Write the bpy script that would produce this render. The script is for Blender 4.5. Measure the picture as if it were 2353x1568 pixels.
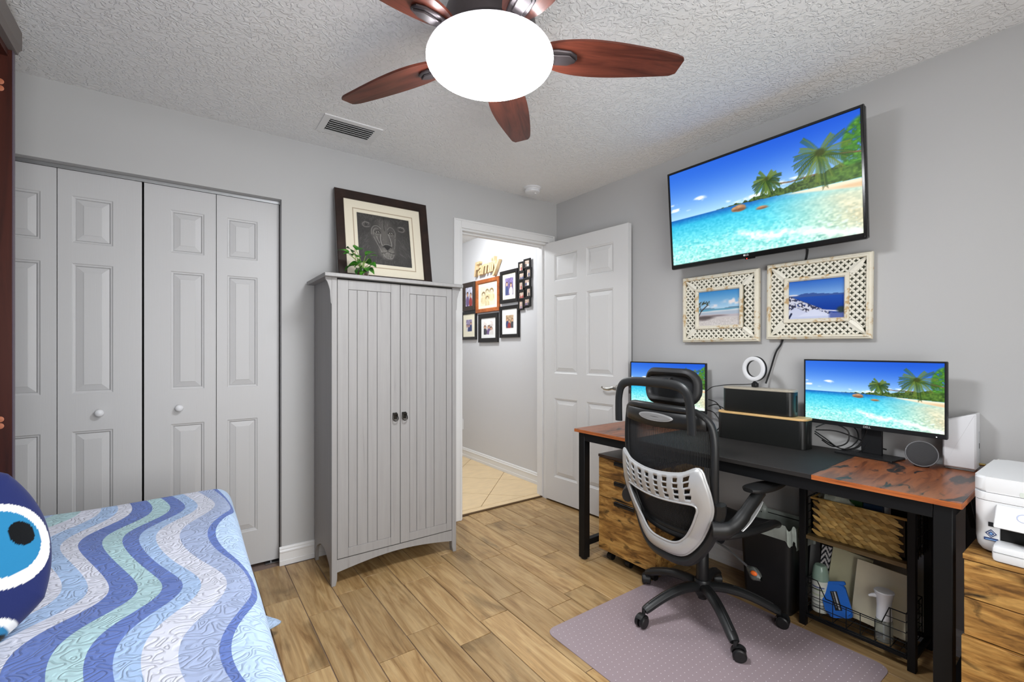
import bpy, bmesh, math, random
import numpy as np
from mathutils import Vector, Matrix

random.seed(7)
np.random.seed(7)
scene = bpy.context.scene
COL = scene.collection
for o in list(bpy.data.objects):
    bpy.data.objects.remove(o, do_unlink=True)
PI = math.pi
R = math.radians

# ------------------------------------------------------------------ camera
YAW = R(35.7)
CAM_Z = 1.229
cam = bpy.data.cameras.new('camera')
cam.sensor_fit = 'HORIZONTAL'
cam.sensor_width = 36.0
cam.lens = 36.0 * 1046.0 / 2353.0
cam.shift_y = 19.0 / 2353.0
cam.clip_start = 0.02
camo = bpy.data.objects.new('camera', cam)
camo.location = (0, 0, CAM_Z)
camo.rotation_euler = (R(90), 0, -YAW)
COL.objects.link(camo)
scene.camera = camo

# ------------------------------------------------------------------ world, added window fill, exposure
world = bpy.data.worlds.new('world')
scene.world = world
world.use_nodes = True
_b = world.node_tree.nodes['Background']
_b.inputs[0].default_value = (0.93, 0.96, 1.0, 1)
_b.inputs[1].default_value = 1.0

LAMP_STRENGTH = 50.0        # ceiling fan dome
WINDOW_FILL_POWER = 39.0         # fill light from the unseen window added behind the camera
HALL_POWER = 80.0           # unseen ceiling lamp added to brighten the hall

wl = bpy.data.lights.new('added_window_fill', 'AREA')  # added fill light, standing just outside the unseen window
wl.shape = 'RECTANGLE'
wl.size = 1.9
wl.size_y = 1.55
wl.energy = WINDOW_FILL_POWER
wl.color = (1.0, 0.99, 0.965)
wlo = bpy.data.objects.new('added_window_fill', wl)
wlo.location = (0.55, -0.80, 1.345)
wlo.rotation_euler = (R(90), 0, 0)     # shines along +Y into the room
COL.objects.link(wlo)

vs = scene.view_settings
vs.view_transform = 'Standard'
vs.look = 'None'
vs.gamma = 1.0
vs.use_curve_mapping = False
vs.exposure = 0.40

# ------------------------------------------------------------------ helpers: colour and material
def lin(c):
    out = []
    for v in c[:3]:
        v = v / 255.0
        out.append(v / 12.92 if v <= 0.04045 else ((v + 0.055) / 1.055) ** 2.4)
    return tuple(out) + (1.0,)

def nodes_of(name):
    m = bpy.data.materials.new(name)
    m.use_nodes = True
    nt = m.node_tree
    return m, nt, nt.nodes['Principled BSDF']

def obj_coords(nt, scale=(1, 1, 1), rnd=False):
    tc = nt.nodes.new('ShaderNodeTexCoord')
    mp = nt.nodes.new('ShaderNodeMapping')
    mp.inputs['Scale'].default_value = scale
    src = tc.outputs['Object']
    if rnd:
        oi = nt.nodes.new('ShaderNodeObjectInfo')
        mu = nt.nodes.new('ShaderNodeMath'); mu.operation = 'MULTIPLY'
        mu.inputs[1].default_value = 57.0
        nt.links.new(oi.outputs['Random'], mu.inputs[0])
        ad = nt.nodes.new('ShaderNodeVectorMath'); ad.operation = 'ADD'
        nt.links.new(src, ad.inputs[0]); nt.links.new(mu.outputs[0], ad.inputs[1])
        src = ad.outputs[0]
    nt.links.new(src, mp.inputs[0])
    return mp.outputs[0]

def add_bump(nt, bsdf, height, strength, dist=0.002):
    b = nt.nodes.new('ShaderNodeBump')
    b.inputs['Strength'].default_value = strength
    b.inputs['Distance'].default_value = dist
    nt.links.new(height, b.inputs['Height'])
    nt.links.new(b.outputs[0], bsdf.inputs['Normal'])
    return b

def M(name, rgb, rough=0.5, metal=0.0, var=0.06, vscale=8.0, bump=None, spec=0.5, coat=0.0,
      emit=0.0, trans=0.0, ior=1.45, alpha=1.0, stretch=(1, 1, 1), sheen=0.0):
    """plain procedural material: a base colour gently varied by noise, optional fine bump"""
    m, nt, b = nodes_of(name)
    c = lin(rgb)
    vec = obj_coords(nt, stretch)
    n = nt.nodes.new('ShaderNodeTexNoise')
    n.inputs['Scale'].default_value = vscale
    n.inputs['Detail'].default_value = 4
    nt.links.new(vec, n.inputs['Vector'])
    mx = nt.nodes.new('ShaderNodeMix'); mx.data_type = 'RGBA'
    nt.links.new(n.outputs['Fac'], mx.inputs[0])
    lo = tuple(max(0, v * (1 - var)) for v in c[:3]) + (1,)
    hi = tuple(min(1, v * (1 + var)) for v in c[:3]) + (1,)
    mx.inputs[6].default_value = lo
    mx.inputs[7].default_value = hi
    nt.links.new(mx.outputs[2], b.inputs['Base Color'])
    b.inputs['Roughness'].default_value = rough
    b.inputs['Metallic'].default_value = metal
    b.inputs['Specular IOR Level'].default_value = spec
    b.inputs['IOR'].default_value = ior
    b.inputs['Coat Weight'].default_value = coat
    b.inputs['Transmission Weight'].default_value = trans
    b.inputs['Alpha'].default_value = alpha
    b.inputs['Sheen Weight'].default_value = sheen
    if emit > 0:
        nt.links.new(mx.outputs[2], b.inputs['Emission Color'])
        b.inputs['Emission Strength'].default_value = emit
    if bump:
        n2 = nt.nodes.new('ShaderNodeTexNoise')
        n2.inputs['Scale'].default_value = bump[0]
        n2.inputs['Detail'].default_value = 3
        nt.links.new(vec, n2.inputs['Vector'])
        add_bump(nt, b, n2.outputs['Fac'], bump[1])
    return m

def ramp(nt, fac, stops, interp='LINEAR'):
    r = nt.nodes.new('ShaderNodeValToRGB')
    cr = r.color_ramp
    cr.interpolation = interp
    while len(cr.elements) < len(stops):
        cr.elements.new(0.5)
    while len(cr.elements) > len(stops):
        cr.elements.remove(cr.elements[-1])
    for e, (p, c) in zip(cr.elements, stops):
        e.position = p
        e.color = lin(c)
    if fac is not None:
        nt.links.new(fac, r.inputs[0])
    return r

def wood(name, stops, stretch=(18, 1.6, 18), rough=0.45, detail=6, scale=1.6, distort=0.6, rnd=False,
         bump=0.12, spec=0.4, tint=0.0, patch=None, fine=None):
    """grain runs along the axis with the smallest stretch"""
    m, nt, b = nodes_of(name)
    vec = obj_coords(nt, stretch, rnd)
    n = nt.nodes.new('ShaderNodeTexNoise')
    n.inputs['Scale'].default_value = scale
    n.inputs['Detail'].default_value = detail
    n.inputs['Roughness'].default_value = 0.62
    n.inputs['Distortion'].default_value = distort
    nt.links.new(vec, n.inputs['Vector'])
    r = ramp(nt, n.outputs['Fac'], stops)
    col = r.outputs[0]
    if patch:                                     # dark weathered blotches of their own shape
        v2 = obj_coords(nt, patch[1], rnd)
        n3 = nt.nodes.new('ShaderNodeTexNoise')
        n3.inputs['Scale'].default_value = patch[2]
        n3.inputs['Detail'].default_value = 5
        n3.inputs['Distortion'].default_value = 0.8
        nt.links.new(v2, n3.inputs['Vector'])
        rr = nt.nodes.new('ShaderNodeMapRange')
        rr.inputs[1].default_value = patch[3]
        rr.inputs[2].default_value = patch[4]
        nt.links.new(n3.outputs['Fac'], rr.inputs[0])
        mx = nt.nodes.new('ShaderNodeMix'); mx.data_type = 'RGBA'
        nt.links.new(rr.outputs[0], mx.inputs[0])
        nt.links.new(col, mx.inputs[6])
        mx.inputs[7].default_value = lin(patch[0])
        col = mx.outputs[2]
    if tint > 0:
        oi = nt.nodes.new('ShaderNodeObjectInfo')
        mr = nt.nodes.new('ShaderNodeMapRange')
        mr.inputs[3].default_value = 1 - tint
        mr.inputs[4].default_value = 1 + tint * 0.6
        nt.links.new(oi.outputs['Random'], mr.inputs[0])
        vm = nt.nodes.new('ShaderNodeVectorMath'); vm.operation = 'MULTIPLY'
        nt.links.new(col, vm.inputs[0]); nt.links.new(mr.outputs[0], vm.inputs[1])
        col = vm.outputs[0]
    if fine:                                      # fine pore streaks along the grain
        v4 = obj_coords(nt, tuple(s_ * fine[0] if s_ > 3 else s_ * 2.2 for s_ in stretch), rnd)
        n4 = nt.nodes.new('ShaderNodeTexNoise')
        n4.inputs['Scale'].default_value = scale
        n4.inputs['Detail'].default_value = 3
        nt.links.new(v4, n4.inputs['Vector'])
        m4 = nt.nodes.new('ShaderNodeMapRange')
        m4.inputs[1].default_value = 0.3; m4.inputs[2].default_value = 0.7
        m4.inputs[3].default_value = 1 - fine[1]; m4.inputs[4].default_value = 1 + fine[1] * 0.5
        nt.links.new(n4.outputs['Fac'], m4.inputs[0])
        vm4 = nt.nodes.new('ShaderNodeVectorMath'); vm4.operation = 'MULTIPLY'
        nt.links.new(col, vm4.inputs[0]); nt.links.new(m4.outputs[0], vm4.inputs[1])
        col = vm4.outputs[0]
    nt.links.new(col, b.inputs['Base Color'])
    b.inputs['Roughness'].default_value = rough
    b.inputs['Specular IOR Level'].default_value = spec
    if bump:
        add_bump(nt, b, n.outputs['Fac'], bump, 0.001)
    return m

def attr_mat(name, rough=0.5, emit=0.0, bump=None, sheen=0.0, spec=0.4):
    """flat print: colours are stored on the surface itself as a colour attribute"""
    m, nt, b = nodes_of(name)
    a = nt.nodes.new('ShaderNodeAttribute')
    a.attribute_name = 'print'
    if emit > 0:
        b.inputs['Base Color'].default_value = (0.01, 0.01, 0.01, 1)
        rough, spec = 0.35, 0.12
        nt.links.new(a.outputs['Color'], b.inputs['Emission Color'])
        b.inputs['Emission Strength'].default_value = emit
    else:
        nt.links.new(a.outputs['Color'], b.inputs['Base Color'])
    b.inputs['Roughness'].default_value = rough
    b.inputs['Sheen Weight'].default_value = sheen
    b.inputs['Specular IOR Level'].default_value = spec
    if bump:
        vec = obj_coords(nt)
        n2 = nt.nodes.new('ShaderNodeTexNoise')
        n2.inputs['Scale'].default_value = bump[0]
        nt.links.new(vec, n2.inputs['Vector'])
        add_bump(nt, b, n2.outputs['Fac'], bump[1])
    return m

# ------------------------------------------------------------------ helpers: geometry
class G:
    def __init__(s):
        s.bm = bmesh.new()

    def box(s, x0, x1, y0, y1, z0, z1, bev=0.0, seg=1, rot=None):
        c = Vector(((x0 + x1) / 2, (y0 + y1) / 2, (z0 + z1) / 2))
        mat = Matrix.Translation(c) @ (rot.to_4x4() if rot is not None else Matrix.Identity(4)) @ \
            Matrix.Diagonal((abs(x1 - x0), abs(y1 - y0), abs(z1 - z0), 1))
        r = bmesh.ops.create_cube(s.bm, size=1.0, matrix=mat)
        if bev > 0:
            es = list({e for v in r['verts'] for e in v.link_edges})
            bmesh.ops.bevel(s.bm, geom=es, offset=bev, segments=seg, affect='EDGES', profile=0.5)
        return s

    def beam(s, p0, p1, w, t, bev=0.0, up=(0, 0, 1)):
        """rectangular bar between two points"""
        p0 = Vector(p0); p1 = Vector(p1)
        d = (p1 - p0); L = d.length; d.normalize()
        u = Vector(up)
        if abs(d.dot(u)) > 0.98:
            u = Vector((1, 0, 0))
        sx = d.cross(u).normalized(); sz = sx.cross(d).normalized()
        rot = Matrix((sx, d, sz)).transposed()
        mat = Matrix.Translation((p0 + p1) / 2) @ rot.to_4x4() @ Matrix.Diagonal((w, L, t, 1))
        r = bmesh.ops.create_cube(s.bm, size=1.0, matrix=mat)
        if bev > 0:
            es = list({e for v in r['verts'] for e in v.link_edges})
            bmesh.ops.bevel(s.bm, geom=es, offset=bev, segments=1, affect='EDGES', profile=0.5)
        return s

    def cyl(s, p0, p1, r0, r1=None, n=20, caps=True):
        r1 = r0 if r1 is None else r1
        return s.tube([p0, p1], [r0, r1], n=n, caps=caps)

    def tube(s, pts, r, n=8, closed=False, caps=True, flat=1.0, up=None):
        pts = [Vector(p) for p in pts]
        N = len(pts)
        rs = r if isinstance(r, (list, tuple)) else [r] * N
        rings = []
        prev = None
        for i, p in enumerate(pts):
            if closed:
                d = pts[(i + 1) % N] - pts[i - 1]
            elif i == 0:
                d = pts[1] - p
            elif i == N - 1:
                d = p - pts[i - 1]
            else:
                d = (pts[i + 1] - p).normalized() + (p - pts[i - 1]).normalized()
            if d.length < 1e-9:
                d = Vector((0, 0, 1))
            d.normalize()
            if up is not None:
                u = Vector(up)
                a = (u - d * u.dot(d))
                if a.length < 1e-4:
                    a = d.orthogonal()
            elif prev is None:
                a = d.orthogonal()
            else:
                a = prev - d * prev.dot(d)
                if a.length < 1e-6:
                    a = d.orthogonal()
            a.normalize(); prev = a
            b = d.cross(a)
            ring = []
            for k in range(n):
                t = 2 * PI * k / n
                ring.append(s.bm.verts.new(p + a * (rs[i] * math.cos(t) * flat) + b * (rs[i] * math.sin(t))))
            rings.append(ring)
        M_ = N if closed else N - 1
        for i in range(M_):
            A = rings[i]; B = rings[(i + 1) % N]
            for k in range(n):
                s.bm.faces.new((A[k], A[(k + 1) % n], B[(k + 1) % n], B[k]))
        if caps and not closed:
            s.bm.faces.new(rings[0][::-1]); s.bm.faces.new(rings[-1])
        return s

    def lathe(s, prof, n=32, c=(0, 0, 0), mat=None):
        c = Vector(c)
        rings = []
        for (r, z) in prof:
            if r < 1e-6:
                p = Vector((0, 0, z))
                rings.append([s.bm.verts.new((mat @ p if mat else p) + c)])
            else:
                ring = []
                for k in range(n):
                    t = 2 * PI * k / n
                    p = Vector((r * math.cos(t), r * math.sin(t), z))
                    ring.append(s.bm.verts.new((mat @ p if mat else p) + c))
                rings.append(ring)
        for A, B in zip(rings, rings[1:]):
            for k in range(n):
                a0 = A[k % len(A)]; a1 = A[(k + 1) % len(A)]
                b0 = B[k % len(B)]; b1 = B[(k + 1) % len(B)]
                vs = []
                for v in (a0, a1, b1, b0):
                    if v not in vs:
                        vs.append(v)
                if len(vs) > 2:
                    s.bm.faces.new(vs)
        return s

    def prism(s, poly, d0, d1, frame=None, bev=0.0):
        """polygon (u,v) extruded from depth d0 to d1; frame maps (u,v,d) to 3-D"""
        f = frame or (lambda u, v, d: (u, v, d))
        a = [s.bm.verts.new(f(u, v, d0)) for u, v in poly]
        b = [s.bm.verts.new(f(u, v, d1)) for u, v in poly]
        n = len(poly)
        fs = [s.bm.faces.new(a[::-1]), s.bm.faces.new(b)]
        for i in range(n):
            fs.append(s.bm.faces.new((a[i], a[(i + 1) % n], b[(i + 1) % n], b[i])))
        if bev > 0:
            es = list({e for fc in fs[:2] for e in fc.edges})
            bmesh.ops.bevel(s.bm, geom=es, offset=bev, segments=1, affect='EDGES', profile=0.5)
        return s

    def ring(s, outer, inner, d0, d1, frame=None):
        """closed band between two loops of equal count, extruded"""
        f = frame or (lambda u, v, d: (u, v, d))
        n = len(outer)
        oa = [s.bm.verts.new(f(u, v, d0)) for u, v in outer]
        ob = [s.bm.verts.new(f(u, v, d1)) for u, v in outer]
        ia = [s.bm.verts.new(f(u, v, d0)) for u, v in inner]
        ib = [s.bm.verts.new(f(u, v, d1)) for u, v in inner]
        for i in range(n):
            j = (i + 1) % n
            s.bm.faces.new((ob[i], ob[j], ib[j], ib[i]))
            s.bm.faces.new((oa[j], oa[i], ia[i], ia[j]))
            s.bm.faces.new((oa[i], oa[j], ob[j], ob[i]))
            s.bm.faces.new((ia[j], ia[i], ib[i], ib[j]))
        return s

    def grid(s, fn, nu, nv, cu=False, cv=False):
        vs = [[s.bm.verts.new(fn(i, j)) for j in range(nv)] for i in range(nu)]
        for i in range(nu if cu else nu - 1):
            for j in range(nv if cv else nv - 1):
                s.bm.faces.new((vs[i][j], vs[(i + 1) % nu][j], vs[(i + 1) % nu][(j + 1) % nv], vs[i][(j + 1) % nv]))
        return s

    def ball(s, c, r, sx=1, sy=1, sz=1, u=16, v=10):
        bmesh.ops.create_uvsphere(s.bm, u_segments=u, v_segments=v, radius=r,
                                  matrix=Matrix.Translation(c) @ Matrix.Diagonal((sx, sy, sz, 1)))
        return s

    def xform(s, mat):
        bmesh.ops.transform(s.bm, matrix=mat, verts=s.bm.verts)
        return s

ORG = {}

def tag(o, label=None, cat=None, group=None, kind=None):
    if label: o['label'] = label
    if cat: o['category'] = cat
    if group: o['group'] = group
    if kind: o['kind'] = kind
    return o

def thing(name, label, cat, loc=(0, 0, 0), rz=0.0, group=None, mat=None, world=False):
    o = bpy.data.objects.new(name, None)
    o.empty_display_size = 0.05
    COL.objects.link(o)
    o.location = loc
    if mat is not None:
        o.rotation_euler = mat.to_euler()
    else:
        o.rotation_euler = (0, 0, rz)
    ORG[o.name] = Vector(loc) if world else None
    return tag(o, label, cat, group)

def mesh_of(name, g, smooth=True, ang=38):
    me = bpy.data.meshes.new(name)
    bmesh.ops.recalc_face_normals(g.bm, faces=g.bm.faces)
    g.bm.to_mesh(me)
    g.bm.free()
    if smooth:
        me.polygons.foreach_set('use_smooth', [True] * len(me.polygons))
        me.set_sharp_from_angle(angle=R(ang))
    return me

def obj(name, g, m, parent=None, smooth=True, ang=38, label=None, kind=None):
    if parent is not None:
        r = parent
        while r.parent is not None:
            r = r.parent
        off = ORG.get(r.name)
        if off is not None:
            g.xform(Matrix.Translation(-off))
    me = g if isinstance(g, bpy.types.Mesh) else mesh_of(name, g, smooth, ang)
    if len(me.materials) == 0 and m is not None:
        me.materials.append(m)
    o = bpy.data.objects.new(name, me)
    COL.objects.link(o)
    if parent is not None:
        o.parent = parent
    if label: o['label'] = label
    if kind: o['kind'] = kind
    return o

def inst(name, me, parent=None, loc=(0, 0, 0), rot=(0, 0, 0), scl=(1, 1, 1)):
    o = bpy.data.objects.new(name, me)
    COL.objects.link(o)
    o.parent = parent
    o.location = loc
    o.rotation_euler = rot
    o.scale = scl
    return o

def struct(name, g, m, label=None, smooth=True):
    o = obj(name, g, m, smooth=smooth)
    o['kind'] = 'structure'
    if label: o['label'] = label
    return o

def copy_tree(o, parent=None):
    c = o.copy()
    COL.objects.link(c)
    if parent is not None:
        c.parent = parent
    for ch in list(o.children):
        copy_tree(ch, c)
    return c

# frames: local x right, y up, z out of the wall
WALL_B = Matrix(((0, 0, -1), (-1, 0, 0), (0, 1, 0)))       # things hung on the right wall, facing -X
WALL_A = Matrix(((1, 0, 0), (0, 0, -1), (0, 1, 0)))        # things facing -Y

def rrect(w, h, r, n=5, cx=0, cy=0):
    pts = []
    for (sx, sy, a0) in ((1, 1, 0), (-1, 1, 90), (-1, -1, 180), (1, -1, 270)):
        for k in range(n + 1):
            a = R(a0 + 90.0 * k / n)
            pts.append((cx + sx * (w / 2 - r) + r * math.cos(a), cy + sy * (h / 2 - r) + r * math.sin(a)))
    return pts

def bez(pts, n=8, closed=False):
    """Catmull-Rom through points"""
    P = [Vector(p) for p in pts]
    out = []
    N = len(P)
    rng = N if closed else N - 1
    for i in range(rng):
        p0 = P[i - 1] if (i > 0 or closed) else P[0]
        p1 = P[i]; p2 = P[(i + 1) % N]
        p3 = P[(i + 2) % N] if (i + 2 < N or closed) else P[-1]
        for k in range(n):
            t = k / n
            out.append(0.5 * ((2 * p1) + (p2 - p0) * t + (2 * p0 - 5 * p1 + 4 * p2 - p3) * t * t +
                              (3 * p1 - p0 - 3 * p2 + p3) * t ** 3))
    if not closed:
        out.append(P[-1])
    return out

# ------------------------------------------------------------------ helpers: prints painted on a fine grid
class Pic:
    """a small picture canvas; u to the right 0..1 (scaled by aspect), v up 0..1"""
    def __init__(s, w, h, bg=(255, 255, 255)):
        s.w, s.h = w, h
        s.asp = w / h
        s.U, s.V = np.meshgrid(np.linspace(0, s.asp, w), np.linspace(0, 1, h))
        s.img = np.zeros((h, w, 3)) + np.array(bg, float)

    def mix(s, mask, col):
        m = np.clip(mask, 0, 1)[..., None]
        s.img = s.img * (1 - m) + (np.array(col, float) if not isinstance(col, np.ndarray) else col) * m

    def ell(s, cx, cy, rx, ry, col, a=1.0, soft=0.02, ang=0.0):
        ca, sa = math.cos(ang), math.sin(ang)
        x = (s.U - cx * s.asp); y = (s.V - cy)
        xx = (x * ca + y * sa) / rx; yy = (-x * sa + y * ca) / ry
        d = np.sqrt(xx * xx + yy * yy)
        k = soft / min(rx, ry)
        s.mix(a * np.clip((1 - d) / k + 0.5, 0, 1), col)

    def line(s, pts, w, col, a=1.0):
        d = np.full(s.U.shape, 9.0)
        for (x0, y0), (x1, y1) in zip(pts, pts[1:]):
            x0 *= s.asp; x1 *= s.asp
            dx, dy = x1 - x0, y1 - y0
            t = np.clip(((s.U - x0) * dx + (s.V - y0) * dy) / (dx * dx + dy * dy + 1e-12), 0, 1)
            d = np.minimum(d, np.hypot(s.U - x0 - t * dx, s.V - y0 - t * dy))
        px = 1.0 / s.h
        s.mix(a * np.clip((w / 2 - d) / px + 0.5, 0, 1), col)

    def below(s, f, col, a=1.0, soft=0.006):
        s.mix(a * np.clip((f - s.V) / soft + 0.5, 0, 1), col)

    def noise(s, sx, sy, seed=0):
        rg = np.random.RandomState(seed)
        g = rg.rand(sy + 2, sx + 2)
        x = np.linspace(0, sx, s.w); y = np.linspace(0, sy, s.h)
        xi = x.astype(int); yi = y.astype(int)
        fx = (x - xi)[None, :]; fy = (y - yi)[:, None]
        fx = fx * fx * (3 - 2 * fx); fy = fy * fy * (3 - 2 * fy)
        a = g[yi][:, xi]; b = g[yi][:, xi + 1]; c = g[yi + 1][:, xi]; d = g[yi + 1][:, xi + 1]
        return (a * (1 - fx) + b * fx) * (1 - fy) + (c * (1 - fx) + d * fx) * fy

def srgb2lin(a):
    a = np.clip(a / 255.0, 0, 1)
    return np.where(a <= 0.04045, a / 12.92, ((a + 0.055) / 1.055) ** 2.4)

def set_print(me, cols):
    at = me.color_attributes.new('print', 'FLOAT_COLOR', 'POINT')
    c4 = np.ones((cols.shape[0], 4), dtype=np.float32)
    c4[:, :3] = srgb2lin(cols)
    at.data.foreach_set('color', c4.ravel())

def pic_mesh(name, pic, w, h, m):
    """rectangle w x h centred on the origin in the local XY plane, facing +Z"""
    nx, ny = pic.w, pic.h
    X, Y = np.meshgrid(np.linspace(-w / 2, w / 2, nx), np.linspace(-h / 2, h / 2, ny))
    v = np.stack([X.ravel(), Y.ravel(), np.zeros(nx * ny)], 1)
    i = np.arange((nx - 1) * (ny - 1))
    r = i // (nx - 1) * nx + i % (nx - 1)
    f = np.stack([r, r + 1, r + nx + 1, r + nx], 1)
    me = bpy.data.meshes.new(name)
    me.vertices.add(len(v)); me.vertices.foreach_set('co', v.ravel())
    me.loops.add(f.size); me.loops.foreach_set('vertex_index', f.ravel().astype(np.int32))
    me.polygons.add(len(f)); me.polygons.foreach_set('loop_start', (np.arange(len(f)) * 4).astype(np.int32))
    me.update(calc_edges=True)
    set_print(me, pic.img.reshape(-1, 3))
    me.materials.append(m)
    return me

def text_mesh(body, size, depth, shear=0.0, bevel=0.0, offset=0.0, space=1.0):
    cu = bpy.data.curves.new('txt', 'FONT')
    cu.body = body
    cu.size = size
    cu.extrude = depth
    cu.shear = shear
    cu.bevel_depth = bevel
    cu.offset = offset
    cu.space_character = space
    cu.align_x = 'CENTER'
    cu.align_y = 'CENTER'
    to = bpy.data.objects.new('txt', cu)
    COL.objects.link(to)
    bpy.context.view_layer.update()
    dg = bpy.context.evaluated_depsgraph_get()
    me = bpy.data.meshes.new_from_object(to.evaluated_get(dg))
    bpy.data.objects.remove(to, do_unlink=True)
    bpy.data.curves.remove(cu)
    me.materials.clear()
    return me
# ------------------------------------------------------------------ materials
def wall_paint(name, rgb):
    m, nt, b = nodes_of(name)
    vec = obj_coords(nt)
    n = nt.nodes.new('ShaderNodeTexNoise'); n.inputs['Scale'].default_value = 160; n.inputs['Detail'].default_value = 3
    nt.links.new(vec, n.inputs['Vector'])
    b.inputs['Base Color'].default_value = lin(rgb)
    b.inputs['Roughness'].default_value = 0.62
    b.inputs['Specular IOR Level'].default_value = 0.3
    add_bump(nt, b, n.outputs['Fac'], 0.12, 0.001)
    return m

def ceiling_paint(name, rgb):
    m, nt, b = nodes_of(name)
    vec = obj_coords(nt)
    n = nt.nodes.new('ShaderNodeTexNoise'); n.inputs['Scale'].default_value = 34; n.inputs['Detail'].default_value = 2.5
    n.inputs['Distortion'].default_value = 1.6
    nt.links.new(vec, n.inputs['Vector'])
    r = ramp(nt, n.outputs['Fac'], [(0.46, (0, 0, 0)), (0.56, (255, 255, 255))])
    b.inputs['Base Color'].default_value = lin(rgb)
    b.inputs['Roughness'].default_value = 0.8
    b.inputs['Specular IOR Level'].default_value = 0.2
    add_bump(nt, b, r.outputs[0], 0.65, 0.0045)
    return m

def grained_white(name, rgb):
    m, nt, b = nodes_of(name)
    vec = obj_coords(nt, (60, 60, 2.2))
    n = nt.nodes.new('ShaderNodeTexNoise'); n.inputs['Scale'].default_value = 3; n.inputs['Detail'].default_value = 5
    n.inputs['Distortion'].default_value = 0.8
    nt.links.new(vec, n.inputs['Vector'])
    b.inputs['Base Color'].default_value = lin(rgb)
    b.inputs['Roughness'].default_value = 0.42
    b.inputs['Specular IOR Level'].default_value = 0.4
    add_bump(nt, b, n.outputs['Fac'], 0.16, 0.0012)
    return m

m_wall = wall_paint('grey_wall_paint', (186, 186, 186))
m_hallwall = wall_paint('pale_grey_hall_paint', (204, 204, 206))
m_ceil = ceiling_paint('textured_white_ceiling', (238, 238, 238))
m_white = grained_white('white_door_paint', (216, 216, 216))
m_bifold = grained_white('off_white_bifold_paint', (197, 197, 198))
m_trim = M('white_trim_paint', (226, 226, 226), 0.38, var=0.02)
m_dark = M('dark_gap', (16, 16, 16), 0.9)
m_grout = M('grout', (128, 110, 100), 0.85, var=0.12, vscale=40)
m_plank = wood('wood_look_tile', [(0.22, (112, 80, 46)), (0.38, (156, 122, 78)), (0.52, (178, 146, 100)), (0.66, (192, 162, 116)), (0.82, (142, 108, 66))],
               stretch=(15, 1.5, 15), rough=0.36, scale=1.5, distort=1.3, rnd=True, tint=0.20, bump=0.06, spec=0.45,
               patch=((96, 74, 44), (5, 2.2, 5), 1.3, 0.58, 0.80), fine=(5, 0.16))
m_htile = M('beige_stone_tile', (226, 200, 158), 0.4, var=0.14, vscale=9, stretch=(1, 2.4, 1))
m_hgrout = M('hall_grout', (176, 146, 104), 0.85)
m_chrome = M('brushed_nickel', (190, 188, 182), 0.22, 1.0, var=0.03)
m_steel = M('galvanised_steel', (170, 172, 174), 0.35, 0.9)
m_black = M('black_plastic', (22, 22, 23), 0.42, var=0.12)
m_blackm = M('black_powder_coat', (20, 21, 23), 0.5, var=0.1, bump=(220, 0.05))
m_glassy = M('clear_glass', (245, 250, 250), 0.02, trans=1.0, var=0.0, ior=1.45)
m_plwhite = M('white_plastic', (226, 227, 230), 0.35, var=0.02)

# ------------------------------------------------------------------ the room
XB, YA, H = 2.52, 2.87, 2.44
XC, YD = -1.1, -0.6
YO = 2.99                      # hall side of the left wall
CL0, CL1, CLZ = -0.78, 0.447, 2.082   # closet opening
DO0, DO1, DOZ = 1.605, 2.43, 2.105    # doorway opening

g = G().box(XC, XB, YD, YO, -0.08, -0.004)
floor = struct('floor', g, m_grout, 'floor of wood-look plank tiles')
PW, PL = 0.1552, 0.605
joint = {2: 2.454, 3: 2.244, 4: 2.354, 5: 2.454, 6: 2.262, 7: 2.36, 8: 2.453, 9: 2.255, 10: 2.312, 11: 2.695, 12: 2.49, 13: 2.595, 14: 2.70, 15: 2.40}
GAP = 0.0032
pg = G().box(-PW / 2 + GAP / 2, PW / 2 - GAP / 2, -PL / 2 + GAP / 2, PL / 2 - GAP / 2, -0.006, 0.0, 0.0012)
plank_me = mesh_of('plank', pg)
plank_me.materials.append(m_plank)
rg = random.Random(3)
for cidx in range(-8, 17):
    xa = -0.005 + PW * cidx
    xb_ = xa + PW
    if xb_ < XC or xa > XB:
        continue
    x0 = max(xa, XC); x1 = min(xb_, XB)
    jy = joint.get(cidx, 2.2 + rg.random() * 0.6)
    k = math.ceil((2.93 - jy) / PL)
    y1 = jy + k * PL
    while y1 > YD:
        y0 = y1 - PL
        ya = max(y0, YD); yb = min(y1, 2.925 if (x0 > 1.5) else YA)
        if yb - ya > 0.03:
            inst('plank', plank_me, floor, ((x0 + x1) / 2, (ya + yb) / 2, 0),
                 (0, 0, PI if rg.random() < 0.5 else 0), ((x1 - x0) / PW, (yb - ya) / PL, 1))
        y1 = y0

# hall floor of diagonal tiles
HX0, HX1, HY1 = 1.25, 2.58, 5.3
g = G().box(HX0, HX1, 2.93, HY1, -0.06, 0.006)
hfloor = struct('floor_hall', g, m_hgrout, 'hall floor of diagonal beige stone tiles')
def clip_poly(poly, x0, x1, y0, y1):
    def cut(ps, ax, lim, keep_less):
        out = []
        for i in range(len(ps)):
            a = ps[i]; b = ps[(i + 1) % len(ps)]
            ia = (a[ax] <= lim) == keep_less or a[ax] == lim
            ib = (b[ax] <= lim) == keep_less or b[ax] == lim
            if ia: out.append(a)
            if ia != ib:
                t = (lim - a[ax]) / (b[ax] - a[ax])
                out.append((a[0] + t * (b[0] - a[0]), a[1] + t * (b[1] - a[1])))
        return out
    for ax, lim, kl in ((0, x0, False), (0, x1, True), (1, y0, False), (1, y1, True)):
        poly = cut(poly, ax, lim, kl)
        if len(poly) < 3:
            return []
    return poly
TS = 0.459
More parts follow.
